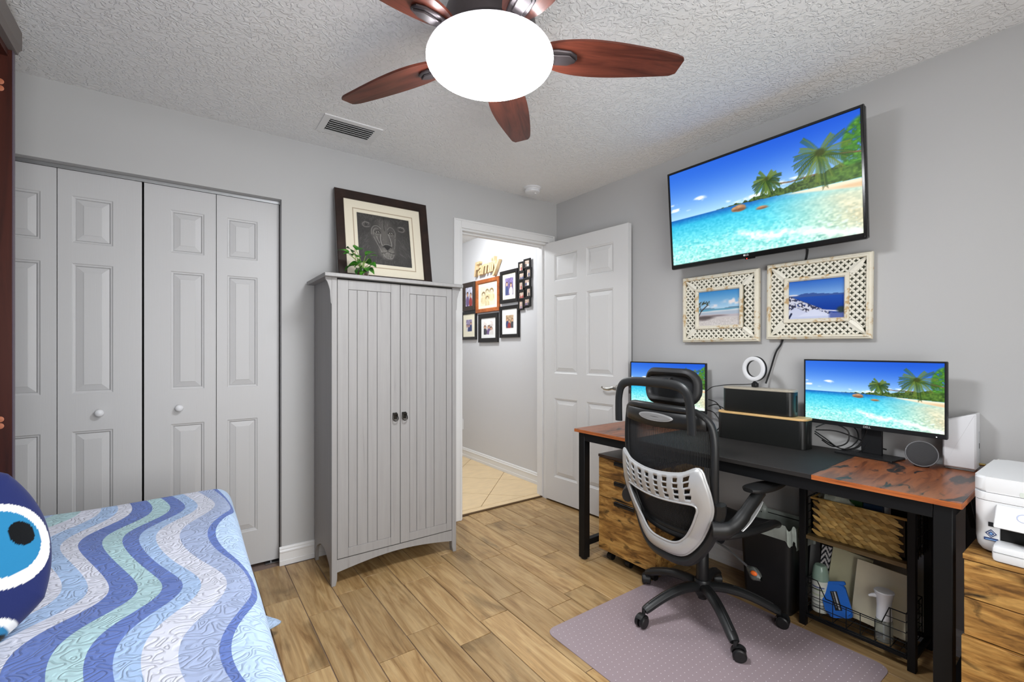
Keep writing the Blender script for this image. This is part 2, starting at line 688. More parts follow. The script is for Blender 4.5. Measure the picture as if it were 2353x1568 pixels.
for i in range(-8, 9):
    for j in range(-8, 9):
        hw = TS / 2 - 0.0025
        c0 = Vector((2.072, 3.211)) + Vector((1, 1)).normalized() * ((i + 0.5) * TS) + Vector((-1, 1)).normalized() * ((j + 0.5) * TS)
        d1 = Vector((1, 1)).normalized() * hw; d2 = Vector((-1, 1)).normalized() * hw
        pl = [tuple(c0 + d1 + d2), tuple(c0 - d1 + d2), tuple(c0 - d1 - d2), tuple(c0 + d1 - d2)]
        pl = clip_poly(pl, HX0, HX1 - 0.012, 3.0, HY1)
        if len(pl) >= 3:
            ar = abs(sum(pl[k][0] * pl[(k + 1) % len(pl)][1] - pl[(k + 1) % len(pl)][0] * pl[k][1] for k in range(len(pl)))) / 2
            if ar > 0.002:
                obj('tile', G().prism(pl, 0.004, 0.012), m_htile, hfloor)
obj('tile', G().box(DO0 + 0.02, DO1 - 0.01, 2.938, 2.995, 0.0, 0.012), m_htile, hfloor)
struct('trim_1', G().box(DO0 + 0.02, DO1 - 0.01, 2.926, 2.937, -0.003, 0.011, 0.002), M('dark_wood_threshold', (96, 74, 48), 0.6, var=0.3, vscale=60), 'dark edge strip of the doorway threshold')

# ceiling and walls
struct('ceiling', G().box(XC - 0.1, XB + 0.1, YD - 0.1, YO, H, H + 0.1), m_ceil, 'white knockdown-textured ceiling')
struct('ceiling_hall', G().box(HX0 - 0.1, HX1 + 0.1, YO, HY1 + 0.1, H, H + 0.1), m_ceil)
g = G()
g.box(XC - 0.1, CL0, YA, YO, -0.02, H)
g.box(CL0, CL1, YA, YO, CLZ, H)
g.box(CL1, DO0, YA, YO, -0.02, H)
g.box(DO0, DO1, YA, YO, DOZ, H)
g.box(DO1, XB, YA, YO, -0.02, H)
struct('wall_left', g, m_wall, 'grey wall with the closet and the doorway', smooth=False)
struct('wall_right', G().box(XB, XB + 0.1, YD - 0.1, YA, -0.02, H), m_wall, 'grey wall behind the desk and television')
WX0, WX1, WZ0, WZ1 = -0.40, 1.50, 0.56, 2.13  # opening of an unseen window, placed and sized for its fill light
g = G()
g.box(XC - 0.1, WX0, YD - 0.12, YD, -0.02, H)
g.box(WX1, XB, YD - 0.12, YD, -0.02, H)
g.box(WX0, WX1, YD - 0.12, YD, -0.02, WZ0)
g.box(WX0, WX1, YD - 0.12, YD, WZ1, H)
struct('wall_rear', g, m_wall, smooth=False)
struct('wall_bed', G().box(XC - 0.1, XC, YD, YA, -0.02, H), m_wall)
w = struct('added_window_1', G().ring([(WX0, WZ0), (WX1, WZ0), (WX1, WZ1), (WX0, WZ1)],
           [(WX0 + .05, WZ0 + .05), (WX1 - .05, WZ0 + .05), (WX1 - .05, WZ1 - .05), (WX0 + .05, WZ1 - .05)], YD - 0.09, YD - 0.03,
           lambda u, v, d: (u, d, v)), m_trim, smooth=False)  # window added to let the fill light in
obj('added_window_sash', G().box(0.53, 0.57, YD - 0.08, YD - 0.04, WZ0 + .05, WZ1 - .05, 0.004), m_trim, w)
obj('added_window_sill', G().box(WX0 - .05, WX1 + .05, YD - 0.03, YD + 0.06, WZ0 - 0.03, WZ0, 0.005), m_trim, w)
# hall shell
struct('wall_hall', G().box(HX1, HX1 + 0.1, YO - 0.01, HY1 + 0.1, -0.02, H), m_hallwall, 'pale grey hall wall hung with family photographs')
struct('wall_hall_end', G().box(HX0, HX1, HY1, HY1 + 0.1, -0.02, H), m_hallwall)
struct('wall_hall_side', G().box(HX0 - 0.1, HX0, YO, HY1, -0.02, H), m_hallwall)
# closet cavity
g = G()
g.box(CL0 - 0.4, CL1 + 0.3, 3.45, 3.5, -0.02, H)
g.box(CL0 - 0.45, CL0 - 0.4, YO, 3.5, -0.02, H)
g.box(CL1 + 0.3, CL1 + 0.35, YO, 3.5, -0.02, H)
g.box(CL0 - 0.4, CL1 + 0.3, YO, 3.5, -0.06, -0.004)
g.box(CL0 - 0.4, CL1 + 0.3, YO, 3.5, CLZ + 0.1, CLZ + 0.15)
struct('wall_closet', g, M('closet_paint', (120, 120, 120), 0.8), smooth=False)

# baseboards: stepped profile
def baseboard(name, x0, y0, x1, y1, nx, ny, lab=None):
    d = Vector((x1 - x0, y1 - y0, 0)); L = d.length; d.normalize()
    n = Vector((nx, ny, 0))
    prof = [(0, 0), (0.014, 0), (0.014, 0.026), (0.011, 0.028), (0.011, 0.070), (0.014, 0.073), (0.014, 0.080),
            (0.009, 0.086), (0.009, 0.094), (0.005, 0.102), (0, 0.104)]
    o = Vector((x0, y0, 0.0005))
    g = G().prism(prof, 0, L, lambda u, v, dd: o + n * u + Vector((0, 0, v)) + d * dd)
    return struct(name, g, m_trim, lab, smooth=False)
baseboard('baseboard_left', CL1 - 0.012, YA, 1.545, YA, 0, -1, 'white baseboard between the closet and the doorway')
baseboard('baseboard_right', XB, YD, XB, YA - 0.02, -1, 0)
baseboard('baseboard_rear', XC, YD, XB - 0.02, YD, 0, 1)
b_ = baseboard('baseboard_hall', HX1, YO, HX1, HY1, -1, 0, 'white baseboard along the hall wall')
b_.location.z = 0.012

# door casing and jamb
def casing(name, pts, lab):
    """flat casing with a raised outer bead: pts = (x0,x1,z0,z1), on the room face of the left wall"""
    x0, x1, z0, z1 = pts
    g = G().box(x0, x1, YA - 0.012, YA, z0, z1, 0.003)
    return struct(name, g, m_trim, lab)
CW = 0.058
t = casing('trim_2', (DO0 - CW, DO0 + 0.004, 0.001, DOZ + CW), 'left casing of the doorway')
obj('bead', G().box(DO0 - CW, DO0 - CW + 0.014, YA - 0.018, YA - 0.011, 0.001, DOZ + CW, 0.004), m_trim, t)
obj('inner_bead', G().box(DO0 - 0.008, DO0 + 0.004, YA - 0.015, YA - 0.011, 0.001, DOZ, 0.002), m_trim, t)
t = casing('trim_3', (DO1 - 0.004, DO1 + CW, 0.001, DOZ + CW), 'right casing of the doorway')
obj('bead', G().box(DO1 + CW - 0.014, DO1 + CW, YA - 0.018, YA - 0.011, 0.001, DOZ + CW, 0.004), m_trim, t)
t = casing('trim_4', (DO0 + 0.004, DO1 - 0.004, DOZ - 0.004, DOZ + CW), 'head casing over the doorway')
obj('bead', G().box(DO0 - CW + .014, DO1 + CW - .014, YA - 0.018, YA - 0.011, DOZ + CW - 0.014, DOZ + CW, 0.004), m_trim, t)
g = G()
g.box(DO0, DO0 + 0.018, YA + 0.002, YO + 0.004, 0.001, DOZ)
g.box(DO1 - 0.018, DO1, YA + 0.002, YO + 0.004, 0.001, DOZ)
g.box(DO0 + 0.018, DO1 - 0.018, YA + 0.002, YO + 0.004, DOZ - 0.018, DOZ)
g.box(DO0 + 0.018, DO0 + 0.030, YA + 0.045, YA + 0.085, 0.013, DOZ - 0.018, 0.002)
g.box(DO1 - 0.030, DO1 - 0.018, YA + 0.045, YA + 0.085, 0.013, DOZ - 0.018, 0.002)
g.box(DO0 + 0.03, DO1 - 0.03, YA + 0.045, YA + 0.085, DOZ - 0.030, DOZ - 0.018, 0.002)
t = struct('trim_5', g, m_trim, 'white jamb and stop of the doorway', smooth=False)
obj('strike_plate', G().box(DO0 + 0.018, DO0 + 0.0195, YA + 0.008, YA + 0.034, 0.90, 0.97, 0.0005), m_steel, t)

# ------------------------------------------------------------------ panelled doors
def panel_leaf(root, W, z0, z1, fields, thick, m, front=-1):
    """stile-and-rail leaf in root coords: x 0..W, front face at y=0 (front=-1 means facing -y). fields=(x0,x1,z0,z1).
    The leaf is one slab with sunk fields; each raised panel is a piece of its own."""
    g = G()
    xs = sorted({0.0, W} | {f[0] for f in fields} | {f[1] for f in fields})
    zs = sorted({z0, z1} | {f[2] for f in fields} | {f[3] for f in fields})
    def in_field(x, z):
        return any(f[0] < x < f[1] and f[2] < z < f[3] for f in fields)
    bm = g.bm
    cache = {}
    def V(x, y, z):
        k = (round(x, 5), round(y, 5), round(z, 5))
        if k not in cache: cache[k] = bm.verts.new((x, y, z))
        return cache[k]
    for xa, xb in zip(xs, xs[1:]):
        for za, zb in zip(zs, zs[1:]):
            if not in_field((xa + xb) / 2, (za + zb) / 2):
                bm.faces.new((V(xa, 0, za), V(xb, 0, za), V(xb, 0, zb), V(xa, 0, zb)))
    dp = 0.011
    for (xa, xb, za, zb) in fields:                # moulded sticking, sinking in two steps
        lv = [(0, 0), (0.004, 0.0035), (0.010, 0.0045), (0.014, dp)]
        for (i0, d0), (i1, d1) in zip(lv, lv[1:]):
            o = [(xa + i0, za + i0), (xb - i0, za + i0), (xb - i0, zb - i0), (xa + i0, zb - i0)]
            n = [(xa + i1, za + i1), (xb - i1, za + i1), (xb - i1, zb - i1), (xa + i1, zb - i1)]
            for k in range(4):
                l = (k + 1) % 4
                bm.faces.new((V(o[k][0], d0, o[k][1]), V(o[l][0], d0, o[l][1]), V(n[l][0], d1, n[l][1]), V(n[k][0], d1, n[k][1])))
        i1 = 0.014
        bm.faces.new((V(xa + i1, dp, za + i1), V(xb - i1, dp, za + i1), V(xb - i1, dp, zb - i1), V(xa + i1, dp, zb - i1)))
    B = [bm.verts.new(p) for p in ((0, thick, z0), (W, thick, z0), (W, thick, z1), (0, thick, z1))]
    bm.faces.new(B[::-1])
    F4 = [V(0, 0, z0), V(W, 0, z0), V(W, 0, z1), V(0, 0, z1)]
    for k in range(4):
        l = (k + 1) % 4
        bm.faces.new((F4[l], F4[k], B[k], B[l]))
    leaf = obj('leaf', g, m, root, smooth=False)
    for (xa, xb, za, zb) in fields:
        i0 = 0.0145; i1 = min(0.042, (xb - xa) * 0.27)
        g = G()
        lo = [(xa + i0, za + i0), (xb - i0, za + i0), (xb - i0, zb - i0), (xa + i0, zb - i0)]
        hi = [(xa + i1, za + i1), (xb - i1, za + i1), (xb - i1, zb - i1), (xa + i1, zb - i1)]
        a = [g.bm.verts.new((x, dp - 0.0004, z)) for x, z in lo]
        a2 = [g.bm.verts.new((x, dp - 0.002, z)) for x, z in lo]
        b = [g.bm.verts.new((x, 0.0025, z)) for x, z in hi]
        c = [g.bm.verts.new((x, 0.0012, z)) for x, z in [(p[0] + (0.002 if p[0] < (xa + xb) / 2 else -0.002), p[1] + (0.002 if p[1] < (za + zb) / 2 else -0.002)) for p in hi]]
        for k in range(4):
            l = (k + 1) % 4
            g.bm.faces.new((a[k], a[l], a2[l], a2[k]))
            g.bm.faces.new((a2[k], a2[l], b[l], b[k]))
            g.bm.faces.new((b[k], b[l], c[l], c[k]))
        g.bm.faces.new(c)
        g.bm.faces.new(a[::-1])
        obj('panel', g, m, root, smooth=False)
    return leaf

# closet bifold doors: four leaves
LW = 0.3055
for k in range(4):
    xl = -0.783 + k * LW + (0.0 if k < 2 else 0.006)
    d = bpy.data.objects.new('door_%d' % (k + 2), None)
    COL.objects.link(d)
    d.location = (xl, YA + 0.060, 0)
    d['kind'] = 'structure'
    d['label'] = ['leftmost closet bifold leaf, partly behind the dark cabinet', 'closet leaf with the left round knob',
                  'closet leaf with the right round knob', 'rightmost closet bifold leaf beside the armoire'][k]
    ORG[d.name] = None
    fx = (0.106, 0.250) if k % 2 == 0 else (0.048, 0.194)
    panel_leaf(d, LW - 0.003, 0.018, 2.066, [(fx[0], fx[1], 0.208, 0.842), (fx[0], fx[1], 1.02, 1.633), (fx[0], fx[1], 1.729, 1.949)], 0.034, m_bifold)
    if k in (1, 2):
        kx = 0.146 if k == 1 else 0.142
        g = G().lathe([(0.0, -0.033), (0.010, -0.0325), (0.0165, -0.027), (0.018, -0.021), (0.0155, -0.014), (0.009, -0.009), (0.008, -0.003), (0.011, 0.0), (0.0, 0.0005)], 24,
                      (kx, 0, 0.924), Matrix(((1, 0, 0), (0, 0, 1), (0, 1, 0))))
        obj('knob', g, m_plwhite, d)
tr = struct('trim_6', G().box(CL0, CL1, YA + 0.052, YA + 0.088, CLZ - 0.012, CLZ, 0.001), m_steel, 'steel track over the closet doors')
obj('track_lip', G().box(CL0, CL1, YA + 0.050, YA + 0.053, CLZ - 0.016, CLZ - 0.001), m_steel, tr)
for xx in (-0.21, 0.40):
    obj('pivot', G().cyl((xx, YA + 0.07, CLZ - 0.02), (xx, YA + 0.07, CLZ - 0.008), 0.006, n=10), m_steel, tr)
obj('floor_pivot', G().box(CL1 - 0.075, CL1 - 0.004, YA + 0.055, YA + 0.085, 0.0, 0.004).cyl((CL1 - 0.045, YA + 0.07, 0.002), (CL1 - 0.045, YA + 0.07, 0.018), 0.006, n=10), m_steel, tr)

# entry door, standing open against the right wall
d1 = bpy.data.objects.new('door_1', None)
COL.objects.link(d1)
d1['kind'] = 'structure'
d1['label'] = 'white six-panel entry door standing open'
d1.location = (2.397, 2.866, 0)
d1.rotation_euler = (0, 0, math.atan2(-0.808, 0.055))
# local x runs from the hinge to the free edge; the face seen from the room is at y=0 looking to -y
ORG[d1.name] = None
fl = [(0.10, 0.347), (0.438, 0.687)]
panel_leaf(d1, 0.812, 0.016, 2.092, [(a, b, z0, z1) for a, b in fl for z0, z1 in ((0.208, 0.838), (1.038, 1.662), (1.772, 1.986))], 0.035, m_white)
hx, hz = 0.738, 0.957
MX = Matrix(((1, 0, 0), (0, 0, 1), (0, 1, 0)))
h_ = obj('handle', G().lathe([(0, -0.014), (0.020, -0.0135), (0.029, -0.008), (0.031, -0.002), (0.031, 0.0), (0, 0.0005)], 32, (hx, 0, hz), MX)
         .cyl((hx, -0.012, hz), (hx, -0.052, hz), 0.011, n=16), m_chrome, d1)
g = G().tube(bez([(hx + 0.006, -0.050, hz), (hx - 0.02, -0.053, hz + 0.002), (hx - 0.055, -0.052, hz - 0.006), (hx - 0.09, -0.050, hz - 0.006), (hx - 0.118, -0.047, hz + 0.006)], 5),
             [0.012] * 2 + [0.0115] * 3 + [0.010] * 6 + [0.009] * 6 + [0.007] * 4, n=10, flat=0.6, up=(0, 1, 0))
obj('lever', g, m_chrome, h_)
obj('latch', G().box(0.8105, 0.8128, 0.004, 0.031, hz - 0.03, hz + 0.03, 0.001).box(0.81, 0.822, 0.011, 0.024, hz - 0.009, hz + 0.009, 0.002), m_steel, d1)
# ------------------------------------------------------------------ ceiling fan with its lamp
m_blade = wood('cherry_blade_wood', [(0.25, (44, 20, 15)), (0.42, (84, 40, 29)), (0.55, (104, 52, 38)), (0.72, (76, 36, 27))],
               stretch=(1.2, 14, 14), rough=0.33, scale=1.7, distort=1.4, bump=0.03)
m_bronze = M('dark_pewter_metal', (78, 72, 74), 0.38, 0.7, var=0.08)
FX, FY, FZ = 0.832, 1.284, 2.237
fan = thing('ceiling_fan', 'five-blade cherry ceiling fan with round white lamp', 'ceiling fan', (FX, FY, H))
obj('canopy', G().lathe([(0, 0.0), (0.085, 0.0), (0.088, -0.02), (0.075, -0.045), (0.03, -0.06), (0.0, -0.06)], 40), m_bronze, fan)
obj('motor_housing', G().lathe([(0, -0.045), (0.06, -0.05), (0.115, -0.065), (0.148, -0.095), (0.155, -0.14), (0.150, -0.175), (0.165, -0.185), (0.172, -0.20),
                                (0.165, -0.215), (0, -0.218)], 48), m_bronze, fan)
m_lamp = M('lit_lamp_glass', (248, 251, 255), 0.3, var=0.0, emit=LAMP_STRENGTH)
m_collar = M('white_lamp_collar', (236, 234, 240), 0.3, var=0.0, emit=0.8)
obj('lamp_collar', G().lathe([(0.0, -0.214), (0.176, -0.214), (0.205, -0.222), (0.212, -0.236), (0.212, -0.242), (0.0, -0.242)], 64), m_collar, fan)
pr = [(0.0, -0.240), (0.206, -0.240)]
for k in range(15):
    a = R(90.0 * k / 14)
    pr.append((0.212 * math.cos(a) ** 0.55 if k < 14 else 0.0, -0.244 - 0.055 * math.sin(a)))
obj('lamp_dome', G().lathe(pr, 64), m_lamp, fan)
# one blade, pointing along +x from the hub
out = [(0.175, 0.036), (0.215, 0.058), (0.27, 0.073), (0.34, 0.079), (0.42, 0.076), (0.50, 0.067), (0.59, 0.054), (0.655, 0.043), (0.675, 0.030)]
outl = [(0.175, -0.036), (0.215, -0.052), (0.27, -0.064), (0.34, -0.071), (0.42, -0.070), (0.50, -0.064), (0.59, -0.054), (0.663, -0.041), (0.679, -0.026)]
poly = [(p.x, p.y) for p in bez([(a, b, 0) for a, b in outl], 4)] + [(p.x, p.y) for p in bez([(a, b, 0) for a, b in out][::-1], 4)]
bl = G().prism(poly, -0.004, 0.004, bev=0.0018)
blade_me = mesh_of('blade', bl); blade_me.materials.append(m_blade)
ig = G().tube(bez([(0.13, 0, 0.02), (0.17, 0, 0.006), (0.20, 0, -0.010)], 4), [0.022] * 9, n=10, flat=0.45, up=(0, 0, 1))
ig.prism([(0.185 + p[0], p[1]) for p in [(0.0, -0.026), (0.04, -0.032), (0.085, -0.030), (0.11, -0.016), (0.115, 0.0), (0.11, 0.016), (0.085, 0.030), (0.04, 0.032), (0.0, 0.026)]], -0.014, -0.004, bev=0.003)
ig.prism([(0.205 + 0.09 * p[0], p[1] * 0.02) for p in [(0.0, -0.8), (0.7, -1), (1, 0), (0.7, 1), (0.0, 0.8)]], -0.020, -0.013, bev=0.002)
iron_me = mesh_of('blade_iron', ig); iron_me.materials.append(m_bronze)
for k in range(5):
    b = inst('blade', blade_me, fan, (0, 0, FZ - H), (0, 0, 0))
    b.rotation_mode = 'XYZ'
    mrot = Matrix.Rotation(R(-28 + 72 * k), 3, 'Z') @ Matrix.Rotation(R(-11), 3, 'X')
    b.rotation_euler = mrot.to_euler()
    inst('blade_iron', iron_me, b)

# ------------------------------------------------------------------ ceiling vent and smoke detector
vent = thing('ceiling_vent', 'white rectangular air vent grille in the ceiling', 'vent', (0.735, 2.555, H))
VW, VH = 0.152, 0.104
fr = lambda u, v, d: (u, v, d)
obj('vent_frame', G().ring([(-VW, -VH), (VW, -VH), (VW, VH), (-VW, VH)], [(-VW + .034, -VH + .034), (VW - .034, -VH + .034), (VW - .034, VH - .034), (-VW + .034, VH - .034)], -0.006, 0.0005, fr), m_trim, vent, smooth=False)
obj('duct_shade', G().box(-VW + .034, VW - .034, -VH + .034, VH - .034, -0.0006, 0.0004), m_dark, vent)  # flat dark sheet paints the shade inside the duct opening
sg = G().box(-VW + .036, VW - .036, -0.0085, 0.0085, -0.0007, 0.0007, rot=Matrix.Rotation(R(38), 3, 'X'))
slat_me = mesh_of('slat', sg, smooth=False); slat_me.materials.append(m_trim)
for k in range(6):
    inst('slat', slat_me, vent, (0, -0.058 + k * 0.0232, -0.0065))

sd = thing('smoke_detector', 'round white smoke detector on the ceiling', 'smoke detector', (2.116, 2.684, H))
obj('mount', G().lathe([(0, 0), (0.066, 0), (0.066, -0.010), (0.060, -0.012), (0, -0.012)], 40), m_plwhite, sd)
obj('cover', G().lathe([(0, -0.012), (0.058, -0.012), (0.058, -0.022), (0.055, -0.024), (0.057, -0.026), (0.055, -0.036), (0.045, -0.040), (0.03, -0.0395), (0, -0.041)], 40), m_plwhite, sd)
obj('test_button', G().lathe([(0, -0.0445), (0.010, -0.044), (0.011, -0.039), (0, -0.039)], 20, (0.018, -0.012, 0)), m_trim, sd)

# ------------------------------------------------------------------ grey armoire
m_arm = wood('grey_painted_wood', [(0.22, (132, 131, 129)), (0.36, (154, 152, 151)), (0.75, (162, 160, 159))], stretch=(26, 26, 1.2), rough=0.5, scale=2.0, distort=0.3, bump=0.05)
m_pull = M('antique_pewter_pull', (70, 68, 64), 0.3, 1.0, var=0.2, vscale=60)
AX0, AX1, AY0, AY1 = 0.615, 1.342, 2.45, 2.842
arm = thing('armoire', 'tall grey two-door armoire with plank doors', 'armoire', ((AX0 + AX1) / 2, (AY0 + AY1) / 2, 0), world=True)
AT = 1.602
# sides with arched cut-outs at the floor
def side_panel(x0, x1):
    pl = [(AY0 + 0.02, 0), (AY0 + 0.045, 0.0), (AY0 + 0.055, 0.075)]
    for k in range(9):
        tt = k / 8
        pl.append((AY0 + 0.065 + (AY1 - AY0 - 0.11) * tt, 0.09 + 0.055 * math.sin(PI * tt)))
    pl += [(AY1 - 0.030, 0.06), (AY1 - 0.025, 0), (AY1, 0), (AY1, AT), (AY0 + 0.02, AT)]
    return G().prism(pl, x0, x1, lambda u, v, d: (d, u, v))
obj('side_panel', side_panel(AX0 + 0.003, AX0 + 0.02), m_arm, arm, smooth=False)
obj('side_panel', side_panel(AX1 - 0.02, AX1 - 0.003), m_arm, arm, smooth=False)
def post(x0, x1, s):
    # front stile that runs down into a foot with a curved inner edge
    if s < 0:
        pl = [(x0, 0), (x0 + 0.020, 0), (x0 + 0.027, 0.03), (x1, 0.045), (x1, AT), (x0, AT)]
    else:
        pl = [(x1, 0), (x1 - 0.020, 0), (x1 - 0.027, 0.03), (x0, 0.045), (x0, AT), (x1, AT)][::-1]
    return G().prism(pl, AY0, AY0 + 0.022, lambda u, v, d: (u, d, v), bev=0.0012)
obj('front_post', post(AX0, AX0 + 0.027, -1), m_arm, arm, smooth=False)
obj('front_post', post(AX1 - 0.027, AX1, 1), m_arm, arm, smooth=False)
pl = [(AX0 + 0.0275, 0.131), (AX1 - 0.0275, 0.131)] + [(AX1 - 0.0275 - (AX1 - AX0 - 0.055) * k / 16, 0.066 + 0.034 * math.sin(PI * k / 16)) for k in range(17)]
obj('apron', G().prism(pl, AY0 + 0.004, AY0 + 0.02, lambda u, v, d: (u, d, v)), m_arm, arm, smooth=False)
obj('back_panel', G().box(AX0 + 0.02, AX1 - 0.02, AY1 - 0.012, AY1 - 0.002, 0.08, AT), m_arm, arm)
obj('bottom_board', G().box(AX0 + 0.02, AX1 - 0.02, AY0 + 0.022, AY1 - 0.014, 0.11, 0.128), m_arm, arm)
obj('top_board', G().box(AX0 - 0.04, AX1 + 0.034, AY0 - 0.028, AY1 + 0.006, AT, AT + 0.02, 0.0025), m_arm, arm)
# corbels under the overhang
def corbel(s):
    x = AX0 if s < 0 else AX1
    prof = [(0, 0), (0.030, 0)] + [(0.030 - 0.022 * (k / 7) ** 0.6, -0.012 - 0.055 * k / 7) for k in range(8)] + [(0.004, -0.13), (0, -0.14)]
    return G().prism([(x + s * a, AT + b) for a, b in prof], AY0 + 0.002, AY0 + 0.018, lambda u, v, d: (u, d, v))
obj('corbel', corbel(-1), m_arm, arm, smooth=False)
obj('corbel', corbel(1), m_arm, arm, smooth=False)
def pull(par, x, z):
    p = obj('pull', G().box(x - 0.013, x + 0.013, AY0 - 0.006, AY0, z - 0.016, z + 0.022, 0.002).cyl((x - 0.013, AY0 - 0.012, z + 0.013), (x + 0.013, AY0 - 0.012, z + 0.013), 0.004, n=10), m_pull, par)
    obj('ring', G().tube(bez([(x - 0.010, AY0 - 0.012, z + 0.013), (x - 0.014, AY0 - 0.016, z - 0.012), (x - 0.006, AY0 - 0.017, z - 0.022), (x + 0.006, AY0 - 0.017, z - 0.022), (x + 0.014, AY0 - 0.016, z - 0.012), (x + 0.010, AY0 - 0.012, z + 0.013)], 4), 0.0028, n=8), m_pull, p)
def plank_door(x0, x1, edges, px):
    y0 = AY0 + 0.001
    d = obj('door', G().box(x0, x1, y0 + 0.008, y0 + 0.019, 0.136, 1.594), m_arm, arm)
    s0, s1 = edges[0], edges[-1]
    ng = G().box(x0, s0 - 0.0003, y0, y0 + 0.012, 0.136, 1.594, 0.0012)
    ng.box(s1 + 0.0015, x1, y0, y0 + 0.012, 0.136, 1.594, 0.0012)
    ng.box(s0, s1 + 0.001, y0 + 0.0005, y0 + 0.012, 1.545, 1.594, 0.001)
    ng.box(s0, s1 + 0.001, y0 + 0.0005, y0 + 0.012, 0.136, 0.182, 0.001)
    obj('door_frame', ng, m_arm, d, smooth=False)
    for a, b in zip(edges, edges[1:]):
        obj('plank', G().box(a + 0.0016, b - 0.0016, y0 + 0.0016, y0 + 0.012, 0.1825, 1.543, 0.0012), m_arm, d, smooth=False)
    pull(d, px, 0.853)
xm = 0.9865
plank_door(AX0 + 0.0295, xm - 0.0015, [0.700, 0.746, 0.802, 0.854, 0.930], 0.953)
plank_door(xm + 0.0015, AX1 - 0.0295, [1.042, 1.086, 1.143, 1.196, 1.276], 1.007)

# ------------------------------------------------------------------ prints
m_print = attr_mat('paper_print', 0.55)
m_glossprint = attr_mat('glossy_print', 0.15, spec=0.6)
m_espresso = wood('espresso_frame_wood', [(0.3, (26, 16, 12)), (0.6, (44, 28, 22)), (0.8, (54, 34, 26))], stretch=(10, 10, 10), rough=0.35, bump=0.02)
m_mat = M('cream_mat_board', (226, 218, 198), 0.8, var=0.03, vscale=200)
m_matline = M('mat_bevel_line', (176, 160, 136), 0.7)

def frame_ring(w, h, fw, d0, d1, bev=0.0):
    o = [(-w / 2, -h / 2), (w / 2, -h / 2), (w / 2, h / 2), (-w / 2, h / 2)]
    i = [(-w / 2 + fw, -h / 2 + fw), (w / 2 - fw, -h / 2 + fw), (w / 2 - fw, h / 2 - fw), (-w / 2 + fw, h / 2 - fw)]
    return G().ring(o, i, d0, d1)

def frame_moulding(w, h, prof):
    """mitred moulding: prof = list of (inset, height) from the outer back edge to the inner edge"""
    g = G()
    loops = []
    for ins, z in prof:
        loops.append([g.bm.verts.new((sx * (w / 2 - ins), sy * (h / 2 - ins), z)) for sx, sy in ((-1, -1), (1, -1), (1, 1), (-1, 1))])
    for A, B in zip(loops, loops[1:] + loops[:1]):
        for k in range(4):
            l = (k + 1) % 4
            g.bm.faces.new((A[k], A[l], B[l], B[k]))
    return g

# charcoal lion head, drawn with soft pale strokes on dark paper
pc = Pic(170, 170, (58, 56, 54))
pc.img += (pc.noise(60, 60, 2)[..., None] - 0.5) * 10
def sk(pts, w=0.008, a=0.55, col=(196, 192, 186)):
    pc.line([(p.x, p.y) for p in bez([(x, y, 0) for x, y in pts], 6)], w, col, a)
rl = random.Random(5)
def fur(x0, y0, x1, y1, n, L, ang, w=0.004, a=0.3, col=(170, 166, 160), sp=0.5):
    for _ in range(n):
        x = rl.uniform(x0, x1); y = rl.uniform(y0, y1); t = ang + rl.uniform(-sp, sp); l = L * rl.uniform(0.5, 1.2)
        pc.line([(x, y), (x + l * math.cos(t), y + l * math.sin(t))], w, col, a)
# broad soft tones of the head
pc.ell(0.52, 0.52, 0.25, 0.33, (82, 79, 76), 0.7, 0.16)
pc.ell(0.53, 0.28, 0.14, 0.13, (124, 120, 114), 0.7, 0.09)
pc.ell(0.50, 0.60, 0.07, 0.20, (110, 106, 101), 0.6, 0.07)
pc.ell(0.33, 0.62, 0.07, 0.12, (120, 116, 110), 0.5, 0.06)
pc.ell(0.66, 0.62, 0.05, 0.12, (98, 94, 90), 0.5, 0.05)
pc.ell(0.50, 0.84, 0.14, 0.08, (92, 88, 85), 0.5, 0.07)
pc.ell(0.22, 0.34, 0.14, 0.22, (68, 66, 64), 0.6, 0.12)
pc.ell(0.84, 0.34, 0.12, 0.22, (70, 68, 66), 0.6, 0.12)
# ears
for s_, ex, ey in ((-1, 0.17, 0.78), (1, 0.83, 0.78)):
    pc.ell(ex, ey, 0.075, 0.055, (96, 92, 88), 0.8, 0.04)
    pc.ell(ex - s_ * 0.005, ey - 0.004, 0.045, 0.030, (34, 33, 32), 0.8, 0.03)
    sk([(ex - s_ * 0.06, ey - 0.035), (ex + s_ * 0.03, ey - 0.05), (ex + s_ * 0.065, ey), (ex + s_ * 0.02, ey + 0.05), (ex - s_ * 0.06, ey + 0.035)], 0.007, 0.5)
    fur(ex - 0.05, ey - 0.03, ex + 0.05, ey + 0.03, 14, 0.04, 1.2, a=0.35)
# brow and nose bridge
sk([(0.26, 0.60), (0.265, 0.70), (0.31, 0.77), (0.38, 0.78), (0.44, 0.73)], 0.012, 0.45)
sk([(0.56, 0.73), (0.61, 0.79), (0.67, 0.77), (0.71, 0.69), (0.70, 0.60)], 0.011, 0.35)
sk([(0.29, 0.60), (0.30, 0.68), (0.34, 0.73), (0.39, 0.73)], 0.008, 0.5)
sk([(0.43, 0.62), (0.42, 0.53), (0.435, 0.44), (0.455, 0.39)], 0.016, 0.5)
sk([(0.575, 0.64), (0.605, 0.55), (0.625, 0.46), (0.62, 0.40)], 0.014, 0.5)
sk([(0.30, 0.55), (0.345, 0.45), (0.39, 0.36), (0.43, 0.27)], 0.012, 0.4)
sk([(0.70, 0.57), (0.69, 0.46), (0.675, 0.36)], 0.010, 0.35)
sk([(0.35, 0.57), (0.375, 0.50), (0.40, 0.44)], 0.010, 0.55)
sk([(0.50, 0.97), (0.505, 0.88), (0.50, 0.80), (0.505, 0.70)], 0.010, 0.8, (24, 23, 22))
